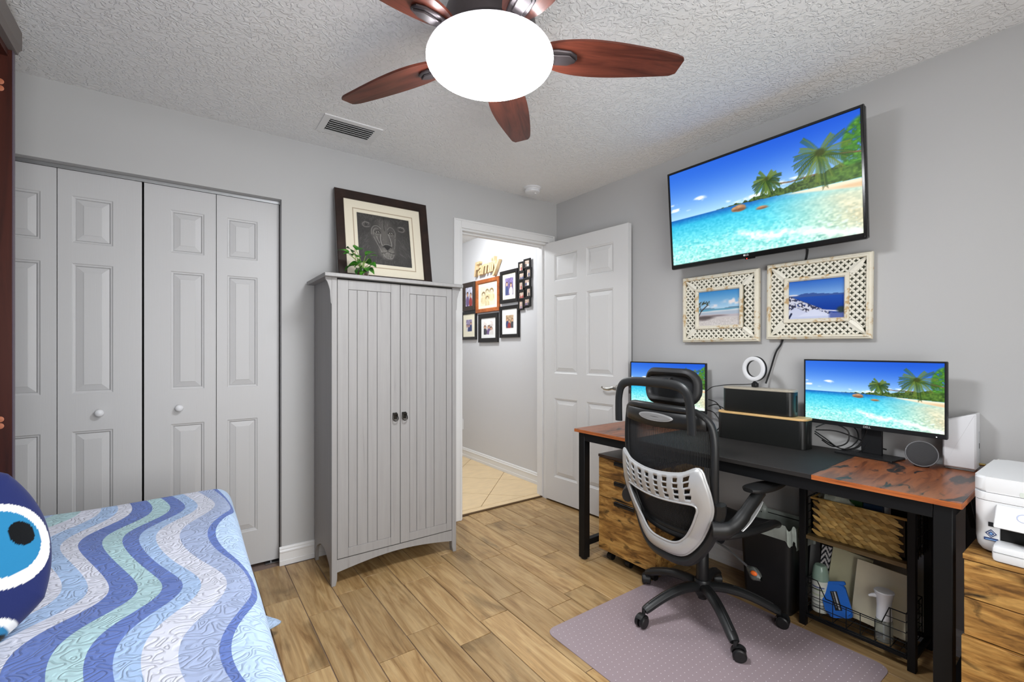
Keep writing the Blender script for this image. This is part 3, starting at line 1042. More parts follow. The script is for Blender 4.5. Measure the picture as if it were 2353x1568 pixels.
# eyes
for cx_, cy_ in ((0.375, 0.655), (0.625, 0.665)):
    pc.ell(cx_, cy_, 0.052, 0.036, (28, 26, 25), 0.9, 0.016)
    pc.ell(cx_, cy_, 0.036, 0.024, (158, 152, 144), 0.9, 0.010)
    pc.ell(cx_ + 0.004, cy_ + 0.002, 0.019, 0.020, (18, 17, 16), 1, 0.006)
    pc.ell(cx_ + 0.011, cy_ + 0.010, 0.006, 0.006, (240, 240, 236), 1, 0.004)
    sk([(cx_ - 0.055, cy_ - 0.020), (cx_ - 0.01, cy_ - 0.045), (cx_ + 0.04, cy_ - 0.028)], 0.008, 0.55)
# nose and mouth
pc.ell(0.54, 0.385, 0.085, 0.040, (36, 34, 33), 0.95, 0.022)
pc.ell(0.54, 0.350, 0.045, 0.030, (30, 28, 27), 0.95, 0.018)
sk([(0.46, 0.40), (0.50, 0.425), (0.56, 0.428), (0.62, 0.405)], 0.008, 0.6)
sk([(0.475, 0.365), (0.515, 0.330)], 0.007, 0.55); sk([(0.605, 0.37), (0.565, 0.332)], 0.007, 0.55)
sk([(0.54, 0.33), (0.545, 0.285)], 0.009, 0.9, (22, 21, 20))
sk([(0.43, 0.245), (0.48, 0.255), (0.545, 0.285), (0.61, 0.262), (0.665, 0.262)], 0.012, 0.95, (20, 19, 18))
fur(0.44, 0.26, 0.65, 0.32, 40, 0.045, -1.9, a=0.35); fur(0.46, 0.16, 0.64, 0.23, 30, 0.035, -1.57, a=0.4)
sk([(0.46, 0.24), (0.49, 0.175), (0.56, 0.145), (0.63, 0.17), (0.66, 0.24)], 0.008, 0.45)
# mane
fur(0.06, 0.86, 0.94, 0.98, 60, 0.09, 1.5, a=0.22, sp=0.9); fur(0.04, 0.25, 0.24, 0.65, 50, 0.09, -2.2, a=0.2); fur(0.76, 0.25, 0.96, 0.65, 50, 0.09, -0.9, a=0.2)
fur(0.30, 0.40, 0.72, 0.60, 50, 0.04, -1.8, a=0.2); fur(0.40, 0.74, 0.62, 0.92, 40, 0.05, 1.5, a=0.25); fur(0.20, 0.04, 0.85, 0.18, 50, 0.07, -1.6, a=0.18)

LW_, LH_ = 0.592, 0.578
lean = Matrix.Rotation(R(-10.5), 3, 'X')
lion = thing('picture_frame', 'framed charcoal lion drawing leaning above the armoire', 'picture frame', (1.017, 2.735, AT + 0.0205), mat=WALL_A @ lean)
up = LH_ / 2
def sh(g, dx=0, dy=0, dz=0):
    return g.xform(Matrix.Translation((dx, dy, dz)))
obj('frame', sh(frame_moulding(LW_, LH_, [(0, 0), (0, 0.024), (0.003, 0.027), (0.048, 0.024), (0.052, 0.020), (0.052, 0.0)]), 0, up), m_espresso, lion, smooth=False)
obj('backing', sh(G().box(-LW_ / 2 + .01, LW_ / 2 - .01, -LH_ / 2 + .01, LH_ / 2 - .01, 0.001, 0.006), 0, up), m_dark, lion)
obj('mat_board', sh(frame_ring(LW_ - 0.104, LH_ - 0.104, 0.076, 0.0065, 0.012), 0, up), m_mat, lion, smooth=False)
obj('mat_line', sh(frame_ring(LW_ - 0.205, LH_ - 0.205, 0.006, 0.012, 0.0126), 0, up), m_matline, lion, smooth=False)
me = pic_mesh('drawing', pc, LW_ - 0.25, LH_ - 0.25, m_print)
o = obj('drawing', me, None, lion); o.location = (0, up, 0.0075)

# ------------------------------------------------------------------ small pothos in a glass jar on the armoire
m_leaf = wood('variegated_leaf', [(0.3, (20, 62, 16)), (0.5, (44, 110, 26)), (0.68, (92, 150, 46)), (0.85, (168, 196, 104))], stretch=(14, 14, 14), rough=0.35, scale=3, bump=0.03, rnd=True)
m_stem = M('green_stem', (120, 150, 70), 0.5)
m_pebble = M('pebbles', (120, 84, 58), 0.7, var=0.4, vscale=80)
plant = thing('potted_plant', 'small leafy pothos in a glass jar on the armoire', 'plant', (0.802, 2.545, AT + 0.0205))
obj('jar', G().lathe([(0.0, 0.0), (0.032, 0.0), (0.036, 0.006), (0.036, 0.05), (0.034, 0.055), (0.033, 0.05), (0.033, 0.007), (0.0, 0.005)], 28), m_glassy, plant)
obj('pebbles', G().lathe([(0.0, 0.0055), (0.031, 0.0075), (0.0315, 0.03), (0.02, 0.035), (0.0, 0.036)], 24), m_pebble, plant)
def leaf_mesh(L, W):
    n = 7
    def f(i, j):
        t = i / (n - 1)
        w = W * (math.sin(PI * min(1, t ** 0.7)) ** 0.8) * (1 - 0.25 * t)
        s = (j - 2) / 2
        return (s * w, L * t, 0.18 * L * math.sin(PI * t) * 0.5 - abs(s) * -0.25 * w - 0.35 * L * t * t)
    return mesh_of('leaf', G().grid(f, n, 5))
leaf_me = [leaf_mesh(0.066, 0.031), leaf_mesh(0.054, 0.027)]
for m_ in leaf_me: m_.materials.append(m_leaf)
lv = [(-0.075, -0.01, 0.125, 150, 35), (-0.055, 0.015, 0.145, 120, 50), (-0.04, -0.02, 0.15, 60, 40), (-0.062, -0.02, 0.115, 200, 20), (0.012, -0.02, 0.125, 10, 40), (0.035, 0.0, 0.118, -40, 30),
      (0.02, 0.02, 0.10, 40, 10), (0.035, -0.01, 0.085, -70, -10), (0.025, -0.025, 0.06, -120, -10), (-0.005, -0.03, 0.085, 180, -20), (0.0, 0.01, 0.095, 90, 20), (-0.03, -0.025, 0.07, 160, 5),
      (-0.045, 0.0, 0.065, 130, -5), (0.03, 0.015, 0.06, -60, -20), (-0.012, -0.03, 0.055, 200, -30), (0.015, -0.03, 0.045, -150, -30), (-0.025, 0.02, 0.12, 100, 40)]
for k, (x, y, z, a, e) in enumerate(lv):
    st = obj('stem', G().tube(bez([(x * 0.1, y * 0.1, 0.03), (x * 0.35, y * 0.4, z * 0.7), (x, y, z)], 4), [0.0016] * 9, n=5), m_stem, plant)
    l = inst('leaf', leaf_me[k % 2], plant, (x, y, z), (R(e), R(20 if k % 3 else -20), R(a - 90)))

# ------------------------------------------------------------------ dark cherry wall-bed cabinet and the bed
m_cherry = wood('dark_cherry_wood', [(0.3, (46, 20, 15)), (0.5, (68, 30, 22)), (0.75, (82, 38, 28))], stretch=(12, 12, 1.0), rough=0.4, scale=2, distort=0.5, bump=0.03)
m_crown = M('grey_brown_crown', (112, 104, 100), 0.5, var=0.06)
m_peg = M('pale_dowel', (186, 112, 80), 0.5)
wb = thing('wall_bed_cabinet', 'dark cherry wall-bed cabinet at the left edge', 'cabinet', (-0.8, 1.3, 0), world=True)
MX0, MX1, MY0, MY1 = XC + 0.004, -0.507, 0.20, 2.412
for y in (MY0, MY1 - 0.022):
    sp = obj('side_panel', G().box(MX0, MX1, y, y + 0.022, 0.0, 2.315, 0.001), m_cherry, wb)
    if y > 1:
        obj('lit_edge_strip', G().box(MX1, MX1 + 0.003, y, y + 0.022, 0.0, 2.315), M('lit_edge_violet', (92, 80, 92), 0.4), sp)  # paler violet strip paints the lit front edge of the panel
        for zz in (2.188, 2.164, 0.978, 0.954):
            obj('dowel', G().lathe([(0, -0.001), (0.009, -0.0008), (0.0105, 0.0), (0, 0.001)], 18, (MX1 - 0.030, y - 0.0004, zz), Matrix(((1, 0, 0), (0, 0, 1), (0, 1, 0)))), m_peg, sp)
obj('back_panel', G().box(MX0, MX0 + 0.012, MY0 + 0.022, MY1 - 0.022, 0.0, 2.30), m_cherry, wb)
obj('top_panel', G().box(MX0, MX1 - 0.01, MY0 + 0.0221, MY1 - 0.0221, 2.285, 2.312), m_cherry, wb)
pr = [(0.0, 0.0), (0.010, 0.0), (0.012, 0.012), (0.020, 0.020), (0.020, 0.084), (0.014, 0.090), (-0.03, 0.090), (-0.03, 0.0)]
obj('crown', G().prism([(MX1 + a, 2.309 + b) for a, b in pr], MY0 - 0.018, MY1 + 0.004, lambda u, v, d: (u, d, v)), m_crown, wb, smooth=False)
obj('crown', G().box(MX0, MX1 - 0.031, MY1 - 0.016, MY1 + 0.003, 2.3165, 2.395), m_crown, wb)

bed = thing('bed', 'bed standing in front of the dark wall-bed cabinet', 'bed', (-0.42, 1.27, 0), world=True)
m_matt = M('white_mattress_ticking', (222, 222, 224), 0.8)
obj('base', G().box(-1.06, 0.08, 0.26, 2.30, 0.12, 0.33, 0.01), m_cherry, bed)
obj('mattress', G().box(-1.07, 0.095, 0.255, 2.295, 0.331, 0.622, 0.05, 4), m_matt, bed)
for x in (-0.98, 0.0):
    for y in (0.34, 2.2):
        obj('leg', G().box(x - 0.03, x + 0.03, y - 0.03, y + 0.03, 0.0, 0.1195, 0.004), m_cherry, bed)

# quilt: cloth coordinates (a across the bed, b along it) kept as a UV map; wavy patchwork bands follow them
def quilt_mat():
    m, nt, b = nodes_of('wavy_patchwork_quilt')
    uv = nt.nodes.new('ShaderNodeUVMap'); uv.uv_map = 'cloth'
    sep = nt.nodes.new('ShaderNodeSeparateXYZ')
    nt.links.new(uv.outputs[0], sep.inputs[0])
    def mth(op, a, b_=None):
        n = nt.nodes.new('ShaderNodeMath'); n.operation = op
        for i, v in ((0, a), (1, b_)):
            if v is None: continue
            if isinstance(v, (int, float)): n.inputs[i].default_value = v
            else: nt.links.new(v, n.inputs[i])
        return n.outputs[0]
    a, bb = sep.outputs[0], sep.outputs[1]
    # uv = cloth coordinate / 4 + 0.5
    a = mth('MULTIPLY', mth('SUBTRACT', a, 0.5), 4.0)
    bb = mth('MULTIPLY', mth('SUBTRACT', bb, 0.5), 4.0)
    ph = mth('MULTIPLY', mth('SUBTRACT', mth('ADD', bb, mth('MULTIPLY', a, 0.52)), 1.42), 2 * PI / 0.70)
    amp = mth('SUBTRACT', 0.056, mth('MULTIPLY', mth('MAXIMUM', mth('MINIMUM', a, 0.16), 0.0), 0.15))
    wv = mth('ADD', mth('MULTIPLY', mth('COSINE', ph), amp), mth('MULTIPLY', mth('COSINE', mth('ADD', mth('MULTIPLY', ph, 2.0), 0.6)), 0.004))
    wv2 = mth('MULTIPLY', mth('SINE', mth('ADD', mth('MULTIPLY', bb, 3.1), mth('MULTIPLY', a, 14.0))), 0.004)
    p = mth('SUBTRACT', mth('SUBTRACT', a, wv), wv2)
    f = mth('DIVIDE', mth('ADD', p, 1.1), 2.2)
    blue = (94, 117, 182); lb = (160, 186, 222); aq = (168, 200, 206); wh = (205, 208, 222); gr = (160, 174, 206); pb = (182, 206, 236)
    bands = [(-1.1, lb), (-1.0, wh), (-0.93, blue), (-0.86, aq), (-0.80, blue), (-0.73, lb), (-0.66, wh), (-0.60, gr), (-0.54, blue), (-0.50, lb), (-0.44, aq), (-0.375, wh), (-0.31, lb),
             (-0.258, wh), (-0.22, blue), (-0.163, aq), (-0.107, blue), (-0.067, lb), (-0.022, wh), (0.038, gr), (0.098, blue), (0.118, pb), (0.265, blue), (0.31, gr),
             (0.37, aq), (0.42, blue), (0.48, wh), (0.55, lb), (0.62, blue), (0.70, pb)]
    rp = ramp(nt, f, [((x + 1.1) / 2.2, c) for x, c in bands], 'CONSTANT')
    # a little mottling in the dyed cloth
    tc = nt.nodes.new('ShaderNodeTexCoord')
    n = nt.nodes.new('ShaderNodeTexNoise'); n.inputs['Scale'].default_value = 16; n.inputs['Detail'].default_value = 4
    nt.links.new(tc.outputs['Object'], n.inputs['Vector'])
    mr = nt.nodes.new('ShaderNodeMapRange'); mr.inputs[3].default_value = 0.93; mr.inputs[4].default_value = 1.06
    nt.links.new(n.outputs['Fac'], mr.inputs[0])
    vm = nt.nodes.new('ShaderNodeVectorMath'); vm.operation = 'MULTIPLY'
    nt.links.new(rp.outputs[0], vm.inputs[0]); nt.links.new(mr.outputs[0], vm.inputs[1])
    # meandering quilting stitches: thin contour of a noise field
    n2 = nt.nodes.new('ShaderNodeTexNoise'); n2.inputs['Scale'].default_value = 24; n2.inputs['Detail'].default_value = 0.6
    n2.inputs['Distortion'].default_value = 0.7
    nt.links.new(tc.outputs['Object'], n2.inputs['Vector'])
    dist = mth('ABSOLUTE', mth('SUBTRACT', mth('FRACT', mth('MULTIPLY', n2.outputs['Fac'], 7.0)), 0.5))
    st = nt.nodes.new('ShaderNodeMapRange')
    st.inputs[1].default_value = 0.0; st.inputs[2].default_value = 0.34
    nt.links.new(dist, st.inputs[0])
    puff = mth('POWER', st.outputs[0], 0.6)
    nt.links.new(vm.outputs[0], b.inputs['Base Color'])
    b.inputs['Roughness'].default_value = 0.85
    b.inputs['Specular IOR Level'].default_value = 0.15
    b.inputs['Sheen Weight'].default_value = 0.15
    add_bump(nt, b, puff, 0.6, 0.006)
    return m
m_quilt = quilt_mat()
QE, QF, QR, QZ = 0.160, 2.325, 0.06, 0.640
def bend(s, edge, r):
    if s <= edge - r: return s, 0.0
    a = (s - (edge - r)) / r
    if a < PI / 2: return edge - r + r * math.sin(a), r * (1 - math.cos(a))
    return edge, r + (s - (edge - r) - r * PI / 2)
def sstep(a, b, x):
    t = min(1, max(0, (x - a) / (b - a))); return t * t * (3 - 2 * t)
qg = G()
au = np.concatenate([np.linspace(-1.07, 0.07, 46), np.linspace(0.08, 0.72, 46)])
bv = np.concatenate([np.linspace(0.12, 2.25, 90), np.linspace(2.262, 2.80, 36)])
uvs = {}
def quilt(i, j):
    a, b = float(au[i]), float(bv[j])
    x, dx = bend(a, QE, QR); y, dy = bend(b, QF, QR)
    dx = min(dx, 0.60); dyc = min(dy, 0.45)
    fl = 0.01 + 0.17 * sstep(1.8, 2.25, b)
    x += fl * max(0, dx - 0.04) + (0.012 * math.sin(b * 23) + 0.008 * math.sin(b * 41)) * sstep(0.08, 0.5, dx)
    x += 0.105 * math.exp(-((b - 2.17) / 0.045) ** 2) * sstep(0.52, 0.60, dx)
    y += 0.006 * math.sin(a * 21) * sstep(0.1, 0.4, dy)
    z = QZ - max(dx, 0) - dyc * (1 - 0.75 * sstep(0, 0.5, dx))
    y -= 0.04 * sstep(0.1, 0.5, dx) * sstep(2.25, 2.4, b)
    z += 0.008 * math.sin(a * 7 + b * 3) * math.exp(-(dx + dy) * 10) + 0.006 * math.sin(b * 11 - a * 4) * math.exp(-(dx + dy) * 10)
    z = max(z, 0.010 + 0.012 * (1 + math.sin(b * 30)) * 0.5)
    return (x, y, z)
qv = [[None] * len(bv) for _ in au]
for i in range(len(au)):
    for j in range(len(bv)):
        qv[i][j] = qg.bm.verts.new(quilt(i, j))
uvl = qg.bm.loops.layers.uv.new('cloth')
for i in range(len(au) - 1):
    for j in range(len(bv) - 1):
        f = qg.bm.faces.new((qv[i][j], qv[i + 1][j], qv[i + 1][j + 1], qv[i][j + 1]))
        for lp, (p, q) in zip(f.loops, ((i, j), (i + 1, j), (i + 1, j + 1), (i, j + 1))):
            lp[uvl].uv = (au[p] / 4 + 0.5, bv[q] / 4 + 0.5)
qo = obj('quilt', qg, m_quilt, ang=80)
tag(qo, 'blue, aqua and white wavy-striped quilt on the bed', 'quilt')
sm = qo.modifiers.new('thickness', 'SOLIDIFY'); sm.thickness = 0.010; sm.offset = -1
ss = qo.modifiers.new('smooth', 'SUBSURF'); ss.levels = 1; ss.render_levels = 1

# round cushion with an eye print
def cushion():
    N = 150
    m = attr_mat('felt_cushion_print', 0.9, bump=(400, 0.15), sheen=0.1, spec=0.1)
    vs, cols, fs = [], [], []
    for side in (1, -1):
        base = len(vs)
        for i in range(N):
            for j in range(N):
                u = -1 + 2 * i / (N - 1); v = -1 + 2 * j / (N - 1)
                # square grid wrapped onto a superellipse outline
                du = u * math.sqrt(1 - 0.47 * v * v); dv = v * math.sqrt(1 - 0.47 * u * u)
                e = max(0.0, 1 - max(abs(u), abs(v)) ** 2.6)
                th = 0.070 * (1 - (1 - e) ** 2) ** 0.5 if e > 0 else 0.0
                vs.append((du * 0.180, dv * 0.194, side * th))
                x, y = du, dv
                navy = (36, 44, 92); white = (232, 232, 228)
                c = navy
                def el(cx, cy, rx, ry, an):
                    ca, sa = math.cos(an), math.sin(an)
                    X = (x - cx) * ca + (y - cy) * sa; Y = -(x - cx) * sa + (y - cy) * ca
                    return (X / rx) ** 2 + (Y / ry) ** 2 < 1
                for (ox, oy, s) in ((0.42, -0.01, 0.97), (0.20, 1.15, 0.85), (0.10, -1.02, 0.85), (-0.98, 0.62, 0.8), (-0.95, -0.55, 0.7)):
                    if el(ox, oy, 0.52 * s, 0.44 * s, -0.5):
                        c = white
                        if el(ox - 0.02 * s, oy + 0.03 * s, 0.42 * s, 0.345 * s, -0.5):
                            c = (42, 122, 166)
                        if el(ox + 0.21 * s, oy + 0.06 * s, 0.115 * s, 0.145 * s, 0.5):
                            c = (16, 18, 20)
                cols.append(c)
        for i in range(N - 1):
            for j in range(N - 1):
                a = base + i * N + j
                q = (a, a + N, a + N + 1, a + 1)
                fs.append(q if side > 0 else q[::-1])
    me = bpy.data.meshes.new('cushion')
    me.from_pydata(vs, [], fs)
    set_print(me, np.array(cols, float))
    me.materials.append(m)
    bm = bmesh.new(); bm.from_mesh(me); bmesh.ops.remove_doubles(bm, verts=bm.verts, dist=0.0004); bm.to_mesh(me); bm.free()
    me.polygons.foreach_set('use_smooth', [True] * len(me.polygons))
    return me
cu = obj('cushion', cushion(), None)
nrm = Vector((math.cos(R(-52)), math.sin(R(-52)), 0.30)).normalized()
upv = Vector((0, 0, 1)); rx = upv.cross(nrm).normalized(); uy = nrm.cross(rx)
cu.rotation_euler = (Matrix((rx, uy, nrm)).transposed() @ Matrix.Rotation(R(4), 3, 'Z')).to_euler()
cu.location = (-0.400, 1.345, 0.810)
tag(cu, 'navy cushion printed with a blue eye, on the quilt', 'cushion')
# ------------------------------------------------------------------ beach picture shown on all three screens
def beach():
    p = Pic(352, 198)
    U = p.U / p.asp; V = p.V
    t = np.clip((V - 0.50) / 0.50, 0, 1)[..., None]
    sky = np.array((168, 212, 246.)) * (1 - t) ** 1.6 + np.array((22, 84, 204.)) * (1 - (1 - t) ** 1.6)
    side = np.clip(1.0 - 1.3 * U, 0, 1)[..., None]
    p.img = sky * (1 - 0.18 * side) + np.array((120, 186, 246.)) * 0.18 * side
    cl = p.noise(26, 30, 11) * 0.6 + p.noise(60, 60, 12) * 0.4
    def cloud(cx, cy, rx, ry, a):
        d = ((U - cx) / rx) ** 2 + ((V - cy) / ry) ** 2
        p.mix(a * np.clip(1.25 - d, 0, 1) * np.clip((cl - 0.30) * 3, 0, 1), (248, 250, 252))
    cloud(0.20, 0.655, 0.045, 0.03, 1.0); cloud(0.03, 0.60, 0.06, 0.02, 0.9); cloud(0.02, 0.66, 0.03, 0.012, 0.6)
    cloud(0.12, 0.565, 0.02, 0.012, 0.5); cloud(0.37, 0.55, 0.02, 0.015, 0.7); cloud(0.56, 0.53, 0.11, 0.025, 0.9)
    cloud(0.70, 0.585, 0.10, 0.025, 0.9); cloud(0.46, 0.52, 0.06, 0.016, 0.8)
    # sea
    hz = 0.49
    s = np.clip((hz - V) / hz, 0, 1)
    def lerp3(s, stops):
        out = np.zeros(s.shape + (3,))
        xs = [q[0] for q in stops]
        for c in range(3):
            out[..., c] = np.interp(s, xs, [q[1][c] for q in stops])
        return out
    sea = lerp3(s, [(0, (22, 92, 170)), (0.06, (24, 128, 196)), (0.16, (52, 184, 220)), (0.45, (98, 214, 228)), (0.75, (140, 226, 222)), (1, (160, 228, 220))])
    shal = lerp3(s, [(0, (120, 208, 220)), (0.3, (206, 214, 188)), (0.7, (214, 206, 172)), (1, (206, 206, 180))])
    w = np.clip((U - 0.50 - 0.22 * s) / 0.34, 0, 1)[..., None]
    sea = sea * (1 - w) + shal * w
    rip = (p.noise(90, 70, 3) - 0.5) * (0.25 + s) * 60 + (p.noise(40, 120, 4) - 0.5) * (0.2 + s) * 40
    sea = sea + rip[..., None] * np.array((1.0, 0.75, 0.65))
    p.mix(np.clip((hz - V) / 0.006 + 0.5, 0, 1), sea)
    # far land, hill
    f = hz + 0.012 * np.clip((U - 0.28) / 0.1, 0, 1) + 0.10 * np.clip((U - 0.40) / 0.55, 0, 1) ** 1.3 + (p.noise(60, 2, 5) - 0.5) * 0.03 * np.clip((U - 0.3) / 0.2, 0, 1)
    land = (V < f) & (V > hz - 0.035 * np.clip((U - 0.45) / 0.5, 0, 1)) & (U > 0.28)
    tex = p.noise(120, 80, 6)[..., None]
    p.mix(land * 1.0, np.array((34, 52, 24.)) * (1 - tex) + np.array((92, 120, 52.)) * tex)
    # sand
    f2 = hz - 0.01 - 0.03 * np.clip((U - 0.60) / 0.4, 0, 1)
    f3 = hz - 0.02 - 0.10 * np.clip((U - 0.62) / 0.38, 0, 1)
    sand = np.clip((f2 - V) / 0.008, 0, 1) * np.clip((V - f3) / 0.02, 0, 1) * np.clip((U - 0.64) / 0.08, 0, 1)
    p.mix(sand, (240, 222, 194))
    p.mix(sand * np.clip((U - 0.80) / 0.15, 0, 1) * np.clip((f2 - 0.02 - V) / 0.02, 0, 1), (222, 190, 150))
    # right bush
    d = ((U - 1.02) / 0.105) ** 2 + ((V - 0.70) / 0.26) ** 2
    bt = (p.noise(110, 90, 8) * 0.5 + p.noise(50, 40, 9) * 0.5)[..., None]
    p.mix(np.clip((1.05 - d) * 4, 0, 1) * (V > 0.45) * np.clip(bt[..., 0] * 3 - 0.35, 0, 1), np.array((22, 62, 16.)) * (1 - bt) + np.array((98, 164, 58.)) * bt)
    d = ((U - 0.97) / 0.16) ** 2 + ((V - 0.52) / 0.06) ** 2
    p.mix(np.clip((1.05 - d) * 3, 0, 1) * (V > 0.45), np.array((28, 58, 16.)) * (1 - bt) + np.array((110, 150, 58.)) * bt)
    # foam
    fy = 0.20 - 0.17 * np.clip((U - 0.42) / 0.58, 0, 1) ** 0.9 + (p.noise(30, 2, 15) - 0.5) * 0.04
    fo = np.clip(1 - np.abs(V - fy) / (0.035 + 0.04 * np.clip(1 - U, 0, 1)), 0, 1) * np.clip((U - 0.38) / 0.12, 0, 1)
    p.mix(np.clip(fo * (0.3 + 1.5 * p.noise(70, 50, 16)), 0, 1), (246, 250, 250))
    p.mix(np.clip((p.noise(80, 60, 17) - 0.60) * 3, 0, 0.6) * np.clip((0.30 - V) / 0.2, 0, 1), (226, 246, 244))
    # rocks
    for (cx, cy, rx, ry) in ((0.435, 0.452, 0.062, 0.034), (0.408, 0.450, 0.035, 0.024), (0.555, 0.405, 0.050, 0.016)):
        p.ell(cx, cy, rx, ry, (168, 124, 88), 1, 0.01)
        p.ell(cx + 0.005, cy - ry * 0.45, rx * 0.9, ry * 0.4, (104, 74, 54), 0.8, 0.01)
        p.ell(cx - 0.005, cy + ry * 0.5, rx * 0.5, ry * 0.3, (206, 160, 118), 0.7, 0.01)
    # palms
    rgp = random.Random(21)
    def palm(cx, cy, r, trunk):
        p.line(trunk, 0.012, (98, 76, 52)); p.line([(a, b + 0.004) for a, b in trunk], 0.005, (146, 118, 86))
        for k in range(16):
            a = R(-238 + k * 296 / 15.0 + rgp.uniform(-6, 6))
            L = r * rgp.uniform(0.8, 1.1)
            pts = []
            for q in range(7):
                tt = q / 6
                pts.append((cx + L * tt * math.cos(a) / p.asp, cy + L * tt * math.sin(a) - 0.20 * r * tt * tt))
            g_ = rgp.choice([(30, 58, 16), (50, 86, 22), (78, 108, 30), (40, 72, 20), (98, 120, 42)])
            for (x0, y0), (x1, y1) in zip(pts, pts[1:]):
                for q in range(4):
                    mx = x0 + (x1 - x0) * q / 4; my = y0 + (y1 - y0) * q / 4
                    for sgn in (-1, 1):
                        aa = math.atan2(y1 - y0, (x1 - x0) * p.asp) + sgn * 0.9
                        ll = r * 0.115
                        p.line([(mx, my), (mx + ll * math.cos(aa) / p.asp, my + ll * math.sin(aa) - 0.016)], 0.0048, g_, 0.85)
            p.line(pts, 0.006, (112, 128, 54), 0.7)
        p.ell(cx, cy, r * 0.16, r * 0.14, (52, 60, 20), 0.8, 0.02)
    palm(0.585, 0.66, 0.13, [(0.59, 0.64), (0.64, 0.585), (0.70, 0.57), (0.82, 0.575)])
    palm(0.835, 0.75, 0.235, [(0.85, 0.72), (0.92, 0.69), (1.0, 0.66)])
    return p
bp = beach()
m_screen = attr_mat('lit_screen', 0.12, emit=0.95)
screen_me = pic_mesh('screen', bp, 1.0, 1.0, m_screen)
m_bezel = M('gloss_black_bezel', (12, 12, 13), 0.18, var=0.05, spec=0.6)
m_logo = M('pale_logo_print', (210, 212, 214), 0.4, var=0.0)

# ------------------------------------------------------------------ wall-mounted television
tv = thing('television', 'large wall-mounted television showing a palm beach', 'television', (2.352, 1.176, 1.987), mat=WALL_B @ Matrix.Rotation(R(4.6), 3, 'X'))
TW, TH = 0.962, 0.562
tb = obj('body', G().box(-TW / 2, TW / 2, -TH / 2, TH / 2, -0.035, 0.0, 0.006, 2).box(-TW / 2 + .06, TW / 2 - .06, -TH / 2 + .05, TH / 2 - .08, -0.06, -0.034, 0.01), m_bezel, tv)
obj('bezel', frame_moulding(TW, TH, [(0, -0.012), (0, 0.003), (0.002, 0.006), (0.011, 0.006), (0.013, 0.002), (0.013, -0.002)]), m_bezel, tv, smooth=False)
obj('lower_bezel', G().box(-TW / 2 + 0.004, TW / 2 - 0.004, -TH / 2 - 0.004, -TH / 2 + 0.022, -0.02, 0.0068, 0.003), m_bezel, tv)
inst('screen', screen_me, tv, (0, 0.005, 0.0022), (0, 0, 0), (TW - 0.026, TH - 0.036, 1))
lg = text_mesh('LG', 0.014, 0.0003); lg.materials.append(m_logo)
l_ = obj('logo', lg, None, tv); l_.location = (-0.030, -TH / 2 + 0.0125, 0.0072)
obj('logo_disc', G().cyl((-0.044, -TH / 2 + 0.0125, 0.0066), (-0.044, -TH / 2 + 0.0125, 0.0074), 0.005, n=20), m_logo, tv)
ind = obj('indicator_bar', G().box(-0.045, 0.01, -TH / 2 - 0.010, -TH / 2 - 0.0035, -0.004, 0.006, 0.003), m_bezel, tv)
obj('power_light', G().ball((-0.032, -TH / 2 - 0.0065, 0.006), 0.0022, u=10, v=6), M('red_led', (255, 40, 30), 0.3, emit=4.0), ind)
obj('wall_bracket', G().box(-0.2, 0.2, -0.12, 0.12, -0.155, -0.06, 0.004), m_blackm, tv)

# ------------------------------------------------------------------ two carved photo frames
m_dist = None
def distressed():
    m, nt, b = nodes_of('whitewashed_carved_wood')
    v = obj_coords(nt, (1, 1, 1))
    n = nt.nodes.new('ShaderNodeTexNoise'); n.inputs['Scale'].default_value = 22; n.inputs['Detail'].default_value = 5; n.inputs['Roughness'].default_value = 0.7
    nt.links.new(v, n.inputs['Vector'])
    r = ramp(nt, n.outputs['Fac'], [(0.0, (228, 224, 208)), (0.53, (224, 218, 200)), (0.60, (196, 168, 124)), (0.75, (178, 142, 98))])
    nt.links.new(r.outputs[0], b.inputs['Base Color'])
    b.inputs['Roughness'].default_value = 0.7
    add_bump(nt, b, n.outputs['Fac'], 0.2, 0.001)
    return m
m_dist = distressed()
m_carv = M('whitewashed_lattice', (230, 227, 214), 0.7, var=0.10, vscale=30)
m_void = M('lattice_shadow_gap', (52, 54, 40), 0.9)

